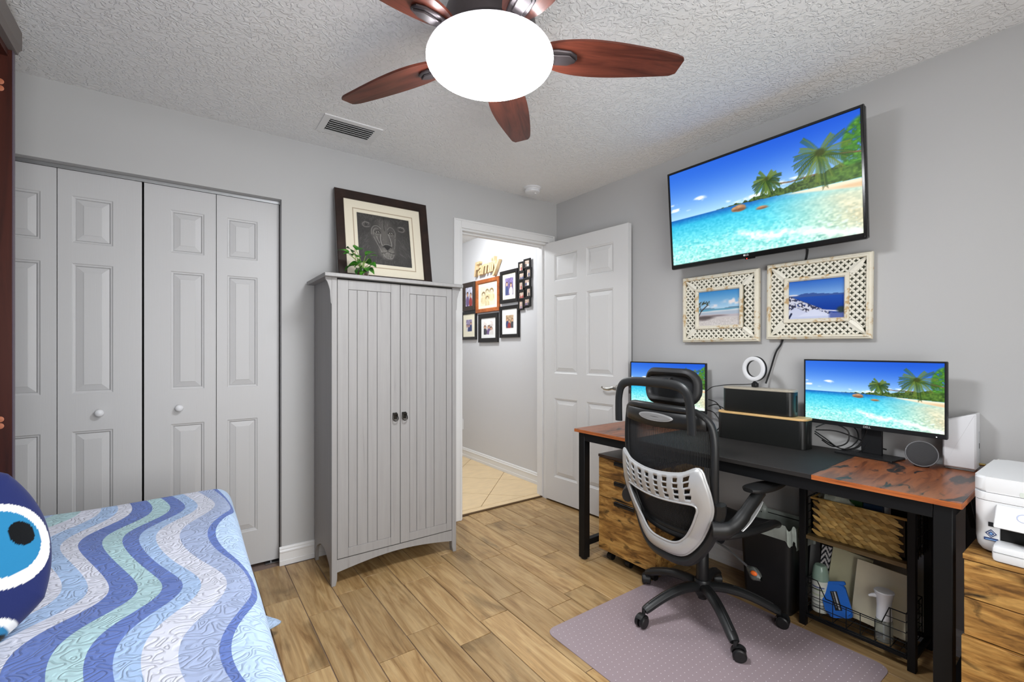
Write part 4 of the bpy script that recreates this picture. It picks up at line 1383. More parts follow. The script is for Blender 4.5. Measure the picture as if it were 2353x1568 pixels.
def photo_a():
    p = Pic(84, 64)
    U = p.U / p.asp; V = p.V
    t = np.clip((V - 0.5) / 0.5, 0, 1)[..., None]
    p.img = np.array((176, 212, 236.)) * (1 - t) + np.array((54, 136, 204.)) * t
    n = p.noise(14, 12, 31)
    p.mix(np.clip((n - 0.35) * 3, 0, 1) * np.clip(1.2 - ((U - 0.85) / 0.3) ** 2 - ((V - 0.66) / 0.10) ** 2, 0, 1), (240, 232, 232))
    p.mix(np.clip((n - 0.4) * 3, 0, 1) * np.clip(1.1 - ((U - 0.35) / 0.2) ** 2 - ((V - 0.57) / 0.06) ** 2, 0, 1), (232, 232, 240))
    p.below(0.50 + 0.02 * np.sin(U * 9), (104, 138, 164)); p.below(0.475 + 0 * U, (96, 166, 196)); p.below(0.42 + 0.03 * U, (206, 216, 222))
    p.below(0.385 + 0.02 * U, (176, 190, 206)); p.below(0.33 - 0.02 * U, (192, 184, 190)); p.below(0.24 + 0 * U, (206, 200, 198))
    p.img += (p.noise(80, 60, 33)[..., None] - 0.5) * 40 * (V < 0.2)[..., None]
    p.line([(0.0, 0.30), (0.05, 0.42), (0.14, 0.52), (0.22, 0.60)], 0.03, (54, 44, 40)); p.line([(0.06, 0.43), (0.02, 0.60)], 0.02, (54, 44, 40))
    for (x, y, r) in ((0.06, 0.66, 0.10), (0.17, 0.68, 0.10), (0.24, 0.63, 0.07), (0.03, 0.56, 0.06), (0.28, 0.70, 0.05)):
        p.mix(0.85 * np.clip((1 - ((U - x) * p.asp / r) ** 2 - ((V - y) / (r * 0.6)) ** 2) * 3, 0, 1) * (p.noise(40, 30, 35) > 0.42), (58, 60, 44))
    p.ell(0.15, 0.24, 0.30, 0.05, (72, 62, 62), 0.85, 0.04); p.ell(0.45, 0.28, 0.30, 0.02, (110, 98, 98), 0.8, 0.02); p.ell(0.1, 0.19, 0.2, 0.04, (88, 78, 78), 0.7, 0.04)
    return p
def photo_b():
    p = Pic(96, 72)
    U = p.U / p.asp; V = p.V
    t = np.clip((V - 0.6) / 0.4, 0, 1)[..., None]
    p.img = np.array((132, 178, 232.)) * (1 - t) + np.array((48, 104, 198.)) * t
    p.below(0.62 + 0.03 * np.sin(U * 5) + 0.03 * U + (p.noise(24, 2, 41) - 0.5) * 0.03, (62, 92, 158))
    s = np.clip((0.58 - V) / 0.4, 0, 1)[..., None]
    p.mix(np.clip((0.575 - V) / 0.01 + 0.5, 0, 1), np.array((38, 84, 176.)) * (1 - s) + np.array((22, 58, 150.)) * s)
    p.mix(np.clip((0.64 - 0.62 * U - V) / 0.03, 0, 1) * np.clip(p.noise(36, 30, 42) * 2.2 - 0.2, 0, 1), (60, 62, 84))
    p.mix(np.clip((0.62 - 0.60 * U - V) / 0.03, 0, 1) * (p.noise(40, 34, 43) > 0.55), (214, 216, 230))
    p.ell(0.08, 0.63, 0.14, 0.02, (222, 224, 234), 1, 0.01); p.ell(0.10, 0.44, 0.16, 0.025, (214, 218, 234), 1, 0.01)
    p.mix(np.clip((0.32 - np.abs(U - 0.14) * 0.75 - V) / 0.015, 0, 1) * (U < 0.36), (206, 212, 236))
    p.mix(np.clip((0.26 - np.abs(U - 0.48) * 0.62 - V) / 0.015, 0, 1), (216, 222, 244)); p.mix(np.clip((0.06 - V) / 0.01, 0, 1), (196, 204, 232))
    p.line([(0.55, 0.215), (0.9, 0.165)], 0.03, (214, 220, 240)); p.mix(np.clip((0.14 - V) / 0.02, 0, 1) * np.clip((U - 0.72) / 0.05, 0, 1), (92, 108, 172))
    p.ell(0.95, 0.20, 0.10, 0.08, (52, 66, 62), 0.9, 0.05); p.line([(0.0, 0.02), (0.05, 0.14)], 0.05, (36, 44, 74))
    return p

def quatrefoil():
    """one carved four-lobed ring of the lattice"""
    n = 16
    outer, inner = [], []
    for k in range(n):
        a = 2 * PI * k / n
        ro = 0.0158 * (1 + 0.06 * math.cos(4 * a)); ri = 0.0068 * (1 + 0.42 * math.cos(4 * a))
        outer.append((ro * math.cos(a), ro * math.sin(a))); inner.append((ri * math.cos(a), ri * math.sin(a)))
    g = G()
    mid = [((o[0] + i[0]) / 2, (o[1] + i[1]) / 2) for o, i in zip(outer, inner)]
    rings = []
    for loop, z in ((outer, 0.0), (outer, 0.004), (mid, 0.0075), (inner, 0.004), (inner, 0.0)):
        rings.append([g.bm.verts.new((x, y, z)) for x, y in loop])
    for A, B in zip(rings, rings[1:]):
        for k in range(n):
            g.bm.faces.new((A[k], A[(k + 1) % n], B[(k + 1) % n], B[k]))
    return mesh_of('quatrefoil', g)
quat_me = quatrefoil(); quat_me.materials.append(m_carv)

def carved_frame(loc, w, h, ow, oh, pic, label, rz):
    t = thing('photo_frame', label, 'picture frame', loc, mat=WALL_B @ Matrix.Rotation(R(rz), 3, 'Z'), group=None)
    obj('outer_moulding', frame_moulding(w, h, [(0, 0), (0, 0.016), (0.004, 0.022), (0.009, 0.023), (0.012, 0.028), (0.019, 0.028), (0.022, 0.020), (0.022, 0.0)]), m_dist, t, smooth=False)
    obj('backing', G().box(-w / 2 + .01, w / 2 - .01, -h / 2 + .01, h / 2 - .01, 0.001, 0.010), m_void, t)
    iw, ih = ow + 0.040, oh + 0.040
    obj('inner_moulding', frame_moulding(iw, ih, [(0, 0.010), (0, 0.022), (0.003, 0.026), (0.014, 0.026), (0.020, 0.018), (0.020, 0.010)]), m_dist, t, smooth=False)
    me = pic_mesh('photograph', pic, ow, oh, m_glossprint)
    o = obj('photograph', me, None, t); o.location = (0, 0, 0.0125)
    # lattice rows, staggered
    W2, H2 = w / 2 - 0.022, h / 2 - 0.022
    sp = 0.0305; row = 0.0158
    def ok(x, y):
        inb = abs(x) < W2 - 0.009 and abs(y) < H2 - 0.009
        outin = abs(x) > iw / 2 + 0.008 or abs(y) > ih / 2 + 0.008
        # keep the carved corner leaves free
        dx = abs(x) - iw / 2; dy = abs(y) - ih / 2
        sx = W2 - iw / 2; sy = H2 - ih / 2
        diag = dx > 0 and dy > 0 and abs(dx / sx - dy / sy) < 0.16
        return inb and outin and not diag
    nr = int(round((H2 - 0.012) / row))
    row = (H2 - 0.012) / nr
    ncol = int(round((W2 - 0.012) / (sp / 2)))
    sp = 2 * (W2 - 0.012) / ncol
    for r_ in range(-nr, nr + 1):
        y = r_ * row
        off = sp / 2 if (r_ + ncol + nr) % 2 else 0
        for c in range(-14, 15):
            x = c * sp + off
            if ok(x, y):
                inst('quatrefoil', quat_me, t, (x, y, 0.0105), (0, 0, 0))
    lf = G()
    L = math.hypot(W2 - iw / 2, H2 - ih / 2) * 1.0
    for i in range(4):
        lf = G()
        sx = (1, -1, -1, 1)[i]; sy = (1, 1, -1, -1)[i]
        a = math.atan2(sy * (H2 - ih / 2), sx * (W2 - iw / 2))
        n = 9
        def f(u, v, a=a, sx=sx, sy=sy):
            tt = u / (n - 1)
            wd = 0.013 * math.sin(PI * (0.12 + 0.88 * tt) ** 0.8) + 0.003
            s = (v - 2) / 2
            px = sx * iw / 2 + L * tt * math.cos(a) - s * wd * math.sin(a)
            py = sy * ih / 2 + L * tt * math.sin(a) + s * wd * math.cos(a)
            return (px, py, 0.0205 - 0.005 * abs(s) + (0.002 if v == 2 else 0.0))
        lf.grid(f, n, 5)
        obj('corner_leaf', lf, m_carv, t)
    return t
carved_frame((XB - 0.013, 1.434, 1.467), 0.458, 0.392, 0.246, 0.200, photo_a(), 'carved whitewashed frame with a beach tree photograph', 0)
carved_frame((XB - 0.013, 0.938, 1.474), 0.454, 0.392, 0.240, 0.188, photo_b(), 'carved whitewashed frame with a blue bay photograph', -0.6)

# cord hanging from the television, behind the bay photograph and down to the cable box
m_cable = M('black_cable', (18, 18, 19), 0.45)
c = obj('power_cord', G().tube(bez([(2.46, 0.985, 1.80), (2.5135, 0.98, 1.722), (2.5145, 1.01, 1.60), (2.5145, 1.07, 1.40), (2.5135, 1.098, 1.27), (2.504, 1.125, 1.213), (2.503, 1.152, 1.121), (2.49, 1.170, 1.048)], 6), 0.0045, n=7), m_cable)
tag(c, 'black power cord running down the wall from the television', 'cord')
# ------------------------------------------------------------------ desk
m_rust = wood('rust_brown_desktop', [(0.25, (72, 38, 24)), (0.42, (122, 66, 38)), (0.56, (152, 88, 52)), (0.75, (130, 76, 48))],
              stretch=(1.6, 9, 9), rough=0.30, scale=2.2, distort=1.2, bump=0.03, patch=((40, 33, 32), (3, 8, 5), 2.3, 0.575, 0.65))
m_rustedge = wood('rust_brown_edge', [(0.3, (126, 62, 30)), (0.5, (172, 96, 48)), (0.8, (186, 110, 60))], stretch=(8, 1.5, 20), rough=0.4, scale=3, bump=0.02)
m_blacktop = M('black_desktop_laminate', (40, 38, 37), 0.6, spec=0.3, var=0.18, vscale=14, bump=(260, 0.08))
m_desk = M('black_desk_steel', (13, 14, 16), 0.5, var=0.1, spec=0.3)
DZ = 0.761
desk = thing('desk', 'long desk with rust brown ends and black middle', 'desk', (1.908, 0.324, 0), R(1.3))
DL, DD, DT = 1.648, 0.592, 0.018
for (y0, y1, m_) in ((0, 0.405, m_rust), (0.4055, 1.2425, m_blacktop), (1.243, DL, m_rust)):
    b = obj('desktop_board', G().box(0, DD, y0, y1, DZ - DT, DZ, 0.0012), m_, desk, smooth=False)
    if m_ is m_rust:
        obj('edge_strip', G().box(-0.0012, -0.0001, y0 + .001, y1 - .001, DZ - DT + .0005, DZ - .0008), m_rustedge, b)
        ye = (y0 - 0.0011, y0 - 0.0001) if y0 == 0 else (y1 + 0.0001, y1 + 0.0011)
        obj('edge_strip', G().box(0.001, DD - .001, ye[0], ye[1], DZ - DT + .0005, DZ - .0008), m_rustedge, b)
LG = 0.046
for (x, y) in ((0.014, 0.022), (0.014, DL - 0.022 - LG), (DD - 0.012 - LG, 0.022), (DD - 0.012 - LG, DL - 0.022 - LG)):
    lg_ = obj('leg', G().box(x, x + LG, y, y + LG, 0.008, DZ - DT - 0.0005, 0.002), m_desk, desk)
    obj('foot', G().cyl((x + LG / 2, y + LG / 2, 0), (x + LG / 2, y + LG / 2, 0.009), 0.018, n=16), m_black, lg_)
for x in (0.016, DD - 0.014 - 0.03):
    obj('apron', G().box(x, x + 0.03, 0.0225 + LG, DL - 0.0225 - LG, DZ - DT - 0.048, DZ - DT - 0.0005, 0.0015), m_desk, desk)
for y in (0.027, DL - 0.062):
    obj('end_rail', G().box(0.0145 + LG, DD - 0.0125 - LG, y, y + 0.032, DZ - DT - 0.046, DZ - DT - 0.001, 0.0015), m_desk, desk)
    obj('stretcher', G().box(0.0145 + LG, DD - 0.0125 - LG, y + 0.002, y + 0.034, 0.075, 0.110, 0.0015), m_desk, desk)
for y in (0.045, DL - 0.045):
    obj('brace', G().beam((DD - 0.06, y, DZ - 0.21), (DD - 0.20, y, DZ - 0.065), 0.016, 0.010), m_desk, desk)

# ------------------------------------------------------------------ filing cabinets
m_file = wood('rustic_brown_board', [(0.20, (44, 30, 16)), (0.36, (108, 74, 36)), (0.48, (158, 114, 58)), (0.62, (194, 150, 84)), (0.84, (128, 88, 46))],
              stretch=(9, 1.8, 9), rough=0.5, scale=3.4, distort=0.8, detail=9, bump=0.08, rnd=True, patch=((30, 22, 14), (6.5, 2.4, 6.5), 3.2, 0.56, 0.70), fine=(4, 0.25))
m_filetop = M('dark_brown_cabinet_top', (84, 66, 56), 0.35, var=0.35, vscale=9)
def filing(loc, label, mtop):
    """front faces -X; root at the front left foot seen from the room"""
    t = thing('filing_cabinet', label, 'cabinet', loc, group=None)
    W_, D_ = 0.398, 0.45
    obj('carcass', G().box(0.018, D_, -W_ + 0.001, -0.001, 0.062, 0.600, 0.001), m_blackm if False else m_file, t)
    obj('cabinet_top', G().box(-0.002, D_ + 0.004, -W_ - 0.002, 0.002, 0.6005, 0.616, 0.001), mtop, t)
    for k, (z0, z1) in enumerate(((0.488, 0.598), (0.375, 0.4855), (0.064, 0.3725))):
        d = obj('drawer', G().box(0.0, 0.0175, -W_ + 0.001, -0.001, z0, z1, 0.001), m_file, t)
        obj('pull', G().box(-0.016, -0.0003, -0.27, -0.128, z1 - 0.012, z1 - 0.002, 0.002).box(-0.016, -0.012, -0.27, -0.128, z1 - 0.024, z1 - 0.006, 0.0015), m_black, d)
    obj('plinth', G().box(0.03, D_ - 0.02, -W_ + 0.03, -0.03, 0.047, 0.0615), m_black, t)
    for (x, y) in ((0.055, -0.05), (0.06, -W_ / 2 + 0.02), (0.055, -W_ + 0.05), (D_ - 0.05, -0.05), (D_ - 0.05, -W_ + 0.05)):
        c = obj('caster', G().cyl((x, y, 0.046), (x, y, 0.030), 0.006, n=10), m_black, t)
        obj('wheel', G().cyl((x - 0.004, y - 0.016, 0.020), (x - 0.004, y + 0.016, 0.020), 0.0200, n=20), m_black, c)
    return t
filing((1.976, 1.876, 0), 'rustic brown rolling filing cabinet under the desk', m_filetop)
f2 = filing((1.90, 0.319, 0), 'rustic brown filing cabinet under the printer', m_file)
[c for c in f2.children if c.name.startswith('drawer')][2].location = (-0.012, 0.004, 0)

# ------------------------------------------------------------------ monitors
m_monb = M('matte_black_monitor', (26, 27, 29), 0.4, var=0.05)
def monitor(loc, yaw, zc, label, w=0.528, h=0.302, base_dx=0.0, logo=True):
    t = thing('monitor', label, 'monitor', loc, mat=Matrix.Rotation(R(yaw), 3, 'Z') @ WALL_B, group=None)
    yc = zc - loc[2]
    obj('back', G().box(-w / 2, w / 2, yc - h / 2, yc + h / 2, 0.012, 0.030, 0.004, 2).box(-w * .3, w * .3, yc - h * .35, yc + h * .3, -0.006, 0.0125, 0.006), m_monb, t)
    obj('bezel', sh(frame_moulding(w, h, [(0, 0.022), (0, 0.032), (0.001, 0.0335), (0.006, 0.0335), (0.007, 0.031), (0.007, 0.028)]), 0, yc), m_monb, t, smooth=False)
    chin = obj('chin', G().box(-w / 2 + .002, w / 2 - .002, yc - h / 2, yc - h / 2 + 0.019, 0.03, 0.0338, 0.001), m_monb, t)
    inst('screen', screen_me, t, (0, yc + 0.006, 0.0312), (0, 0, 0), (w - 0.014, h - 0.026, 1))
    if logo:
        me = text_mesh('DELL', 0.0125, 0.0002, space=1.05); me.materials.append(m_logo)
        o = obj('logo', me, None, chin); o.location = (0.0, yc - h / 2 + 0.0095, 0.0341)
        obj('power_light', G().ball((w / 2 - 0.03, yc - h / 2 + 0.006, 0.0338), 0.0018, u=8, v=6), M('white_led', (250, 250, 250), 0.3, emit=2.0), chin)
    obj('neck', G().box(base_dx - 0.040, base_dx + 0.040, 0.006, yc, -0.016, -0.0065, 0.003), m_monb, t)
    obj('base', G().prism([(base_dx + a, b) for a, b in rrect(0.216, 0.125, 0.006)], 0.0005, 0.0075, lambda u, v, d: (u, d, -v + 0.016), bev=0.001), m_monb, t)
    return t
monitor((2.449, 0.705, DZ), -7.0, 1.030, 'large monitor showing a palm beach, beside the white router')
monitor((2.456, 1.742, DZ), 4.0, 1.000, 'monitor showing a palm beach, half hidden by the office chair', w=0.520, h=0.296)

# ------------------------------------------------------------------ cable boxes, ring light, speaker, router
m_bamboo = wood('bamboo_lid', [(0.3, (206, 164, 104)), (0.6, (226, 188, 130)), (0.8, (216, 176, 116))], stretch=(20, 1.2, 20), rough=0.4, bump=0.02)
m_paleLid = M('pale_lid', (176, 168, 152), 0.4, var=0.08, vscale=12)
m_boxblk = M('satin_black_box', (24, 25, 24), 0.36, var=0.08)
def cable_box(loc, L, D, Hh, mlid, label):
    t = thing('cable_box', label, 'box', loc, R(1.3), group='cable boxes stacked on the desk')
    # local x depth (front at 0), y from 0 towards -L
    pl = [(a + D / 2, b - L / 2) for a, b in rrect(D, L, 0.028, 6)]
    bd = obj('body', G().prism(pl, 0.0005, Hh, bev=0.0015), m_boxblk, t)
    pl2 = [(a + D / 2, b - L / 2) for a, b in rrect(D + 0.002, L + 0.002, 0.029, 6)]
    obj('lid', G().prism(pl2, Hh + 0.0005, Hh + 0.0105, bev=0.0015), mlid, t)
    obj('cable_slot', G().prism([(a + D * 0.55, b + Hh * 0.52) for a, b in rrect(0.014, Hh * 0.7, 0.006, 4)], -L - 0.001, -L + 0.002, lambda u, v, d: (u, d, v)), m_dark, bd)
    return t
cable_box((2.308, 1.338, DZ), 0.424, 0.102, 0.133, m_bamboo, 'lower, longer black cable box with a bamboo lid')
cable_box((2.326, 1.320, DZ + 0.145), 0.345, 0.086, 0.116, m_paleLid, 'upper, shorter black cable box under the ring light')

rl_ = thing('ring_light', 'small white ring light clipped above the cable boxes', 'ring light', (2.372, 1.170, DZ + 0.2735), mat=Matrix.Rotation(R(-10), 3, 'Z') @ WALL_B)
Rc = 0.0945
g = G()
def tor(i, j):
    a = 2 * PI * i / 48; b = 2 * PI * j / 12
    r = 0.0525 + 0.0105 * math.copysign(abs(math.cos(b)) ** 0.6, math.cos(b))
    return (r * math.cos(a), Rc + r * math.sin(a), 0.007 + 0.006 * math.copysign(abs(math.sin(b)) ** 0.6, math.sin(b)))
g.grid(tor, 48, 12, True, True)
obj('diffuser_ring', g, m_plwhite, rl_)
g = G()
g.grid(lambda i, j: ((0.0525 + 0.0115 * (1 if j in (0, 1) else -1)) * math.cos(2 * PI * i / 48), Rc + (0.0525 + 0.0115 * (1 if j in (0, 1) else -1)) * math.sin(2 * PI * i / 48), (0.0005, -0.008, -0.008, 0.0005)[j]), 48, 4, True, True)
obj('rear_shell', g, m_black, rl_)
obj('ball_joint', G().ball((0, Rc - 0.066, -0.002), 0.006, u=12, v=8), m_black, rl_)
obj('clip', G().box(-0.014, 0.014, 0.0005, 0.022, -0.016, 0.008, 0.003).box(-0.010, 0.010, 0.021, 0.027, -0.01, 0.004, 0.002), m_black, rl_)

sp = thing('smart_speaker', 'round charcoal smart speaker next to the monitor stand', 'speaker', (2.385, 0.520, DZ))
m_mesh = M('charcoal_speaker_cloth', (58, 58, 60), 0.85, var=0.25, vscale=500)
nr_ = Vector((-0.88, -0.28, 0.30)).normalized()
q = nr_.to_track_quat('Z', 'Y').to_matrix()
ctr = Vector((-0.004, 0, 0.0515))
obj('body', G().lathe([(0.0, -0.062), (0.022, -0.058), (0.040, -0.040), (0.049, -0.016), (0.0515, 0.0), (0.0485, 0.0025), (0.0, 0.002)], 48, ctr, q), M('dark_grey_shell', (70, 71, 74), 0.4), sp)
obj('rim', G().lathe([(0.0492, 0.0018), (0.0506, 0.0034), (0.0488, 0.0046), (0.0474, 0.003)], 48, ctr, q), M('grey_rim', (128, 129, 132), 0.4), sp)
obj('grille', G().lathe([(0.0475, 0.0022), (0.044, 0.0046), (0.03, 0.0058), (0.0, 0.0064)], 48, ctr, q), m_mesh, sp)
obj('foot', G().cyl((0.012, 0.004, 0.0), (0.012, 0.004, 0.012), 0.024, n=24), m_black, sp)

rt = thing('router', 'tall white slant-topped router at the desk corner', 'router', (2.432, 0.374, DZ), R(1.3))
obj('body', G().prism([(0.004, 0.008), (0.090, 0.008), (0.094, 0.014), (0.094, 0.186), (0.090, 0.191), (0.004, 0.2215), (0, 0.219), (0, 0.012)], 0.0, 0.084, lambda u, v, d: (d, u, v), bev=0.005), m_plwhite, rt)
obj('foot_ring', G().box(0.005, 0.080, 0.005, 0.089, 0.0, 0.008, 0.002), M('grey_rubber', (120, 118, 116), 0.6), rt)
pp = obj('port_plate', G().box(0.050, 0.066, -0.0012, -0.0002, 0.03, 0.15), M('port_grey', (196, 198, 202), 0.4), rt)
obj('usb_port', G().box(0.053, 0.062, -0.0016, -0.0011, 0.085, 0.105), m_dark, pp)
obj('coax', G().cyl((0.058, -0.0012, 0.024), (0.058, -0.018, 0.024), 0.005, n=12), M('brass', (190, 170, 110), 0.3, 1.0), rt)
m_wcable = M('white_cable', (214, 214, 210), 0.45)

def cable(pts, r, label, m=None, n=6, group=None, name='cable'):
    o = obj(name, G().tube(bez(pts, 7), r, n=n), m or m_cable)
    return tag(o, label, 'cable', group)
cable([(2.4885, 0.352, DZ + 0.024), (2.49, 0.335, DZ + 0.028), (2.505, 0.325, DZ + 0.05), (2.512, 0.345, DZ + 0.03), (2.512, 0.40, DZ + 0.006)], 0.0026, 'white coaxial cable at the back of the router', m_wcable)
cable([(2.376, 1.172, 1.052), (2.38, 1.22, 1.045), (2.365, 1.30, 1.0395), (2.385, 1.36, 1.030), (2.43, 1.44, 1.012), (2.455, 1.50, 0.97)], 0.0022, 'thin ring light cable lying over the cable boxes')
grp = 'black cables looping under the large monitor'
lb_ = 'black cable looping behind the large monitor'
for pts in (
    [(2.40, 0.906, 0.845), (2.42, 0.87, 0.815), (2.44, 0.82, 0.775), (2.455, 0.765, 0.785), (2.46, 0.735, 0.83), (2.455, 0.72, 0.875)],
    [(2.40, 0.906, 0.835), (2.43, 0.86, 0.795), (2.45, 0.80, 0.768), (2.458, 0.745, 0.772), (2.46, 0.715, 0.82), (2.46, 0.70, 0.86)],
    [(2.41, 0.905, 0.862), (2.45, 0.86, 0.884), (2.475, 0.80, 0.855), (2.47, 0.80, 0.80), (2.46, 0.85, 0.775), (2.45, 0.895, 0.80)],
    [(2.41, 0.905, 0.850), (2.46, 0.84, 0.848), (2.48, 0.77, 0.825), (2.485, 0.71, 0.80), (2.49, 0.66, 0.79)],
    [(2.47, 0.86, 0.90), (2.48, 0.78, 0.875), (2.48, 0.76, 0.83), (2.475, 0.78, 0.79), (2.47, 0.81, 0.768)],
    [(2.47, 0.835, 0.905), (2.48, 0.755, 0.88), (2.485, 0.735, 0.83), (2.48, 0.76, 0.785), (2.475, 0.80, 0.768)]):
    cable(pts, 0.0030, lb_, group=grp)
grp = 'black cables beside the half hidden monitor'
lb_ = 'black cable hanging between the half hidden monitor and the cable boxes'
for pts in (
    [(2.45, 1.47, 0.94), (2.45, 1.42, 0.925), (2.44, 1.385, 0.88), (2.43, 1.378, 0.82), (2.42, 1.40, 0.775)],
    [(2.45, 1.47, 0.90), (2.46, 1.43, 0.915), (2.45, 1.395, 0.905), (2.43, 1.36, 0.90), (2.41, 1.346, 0.912)],
    [(2.45, 1.50, 0.88), (2.45, 1.44, 0.87), (2.44, 1.40, 0.835), (2.43, 1.372, 0.80), (2.42, 1.36, 0.769)]):
    cable(pts, 0.0030, lb_, group=grp)

# ------------------------------------------------------------------ printer on the right-hand cabinet
pt = thing('printer', 'white all-in-one printer at the right edge', 'printer', (1.955, 0.306, 0.6165))
m_pw = M('white_printer_shell', (228, 230, 232), 0.38, var=0.02)
m_pg = M('pale_green_grey_inset', (206, 214, 206), 0.4, var=0.02)
PWd, PD = 0.382, 0.35
plb = [(a + PD / 2, b - PWd / 2) for a, b in rrect(PD, PWd, 0.028, 7)]
def inset(pl, k):
    c0 = (PD / 2, -PWd / 2)
    return [(c0[0] + (x - c0[0]) * (1 - k / (PD / 2)), c0[1] + (y - c0[1]) * (1 - k / (PWd / 2))) for x, y in pl]
g = G()
lv_ = [(0.030, 0.0), (0.012, 0.006), (0.004, 0.020), (0.001, 0.045), (0.0, 0.158)]
rings = [[g.bm.verts.new((x, y, z)) for x, y in inset(plb, k)] for k, z in lv_]
for A, B in zip(rings, rings[1:]):
    for k in range(len(A)):
        g.bm.faces.new((A[k], A[(k + 1) % len(A)], B[(k + 1) % len(A)], B[k]))
g.bm.faces.new(rings[0][::-1]); g.bm.faces.new(rings[-1])
bd = obj('body', g, m_pw, pt)
obj('scanner_band', G().prism(inset(plb, -0.001), 0.1595, 0.183, bev=0.001), m_pw, pt)
ld = obj('lid', G().prism(inset(plb, -0.001), 0.1845, 0.230, bev=0.006), m_pw, pt)
obj('lid_grip', G().prism(rrect(0.13, 0.014, 0.003, 3, -0.16, 0.192), -0.0018, 0.0002, lambda u, v, d: (d, u, v)), m_pg, ld)
obj('output_slot', G().box(-0.0012, 0.002, -0.335, -0.056, 0.045, 0.092), m_dark, bd)
obj('slot_surround', G().box(-0.0016, 0.001, -0.335, -0.056, 0.0925, 0.112), m_pg, bd)
cp = obj('control_panel', G().prism([(-0.052, 0.098), (-0.048, 0.107), (-0.003, 0.152), (-0.003, 0.118), (-0.043, 0.094)], -0.335, -0.048, lambda u, v, d: (u, d, v), bev=0.002), m_pw, pt)
obj('button_ring', G().xform(Matrix.Identity(4)).lathe([(0.013, 0.0), (0.0135, 0.0008), (0.0122, 0.0008), (0.012, 0.0)], 28, (-0.0255, -0.105, 0.1310), Matrix.Rotation(R(-45), 3, 'Y')), M('pale_blue_print', (170, 180, 214), 0.4), cp)
ty = obj('output_tray', G().box(-0.062, 0.01, -0.325, -0.046, 0.0002, 0.048, 0.010, 2), m_pw, pt)
obj('tray_seam', G().box(-0.0632, -0.0615, -0.322, -0.05, 0.0285, 0.0295), M('seam_grey', (120, 124, 126), 0.6), ty)
obj('paper_guide', G().box(-0.040, -0.012, -0.115, -0.107, 0.048, 0.066, 0.002), m_pw, ty)
st = obj('sticker', G().box(-0.0008, -0.0003, -0.044, -0.031, 0.083, 0.096), M('black_sticker', (30, 32, 36), 0.4), bd)
m_navy = M('navy_sticker_print', (38, 56, 104), 0.4); m_sky = M('sky_sticker_print', (120, 160, 210), 0.4)
rtz = Matrix.Rotation(R(45), 3, 'X')
for k, (s_, m_) in enumerate(((0.0175, m_navy), (0.013, m_pw), (0.0105, m_navy), (0.006, m_sky))):
    obj('emblem', G().box(-0.0009 - 0.0003 * k, -0.0003, -0.037 - s_ / 2, -0.037 + s_ / 2, 0.062 - s_ / 2, 0.062 + s_ / 2, rot=rtz), m_, bd)
obj('emblem_bar', G().box(-0.0009, -0.0003, -0.052, -0.022, 0.041, 0.049), m_navy, bd)
obj('emblem_bar_light', G().box(-0.0013, -0.0009, -0.049, -0.025, 0.0425, 0.0455), m_sky, bd)
# ------------------------------------------------------------------ chair mat
m_vinyl = M('translucent_vinyl_mat', (172, 156, 162), 0.28, var=0.06, vscale=3, alpha=0.72, spec=0.6)
mt = thing('chair_mat', 'translucent mauve chair mat with raised dots', 'floor mat', (1.735, 1.05, 0), world=True)
MT = 0.0032
cxm, cym, wm, hm = 1.740, 1.0475, 0.930, 0.955
obj('sheet', G().prism([(a, b) for a, b in rrect(wm, hm, 0.045, 8, cxm, cym)], 0.0004, MT, bev=0.001), m_vinyl, mt)
g = G()
for i in range(36):
    for j in range(37):
        x = cxm - wm / 2 + 0.02 + i * 0.0255 + (0.0128 if j % 2 else 0); y = cym - hm / 2 + 0.02 + j * 0.0252
        if x < cxm + wm / 2 - 0.015 and y < cym + hm / 2 - 0.012:
            g.lathe([(0.0020, 0.0), (0.0016, 0.0005), (0, 0.0008)], 6, (x, y, MT - 0.0001))
obj('raised_dots', g, M('milky_dot', (206, 198, 206), 0.3, var=0.0), mt, kind='stuff')

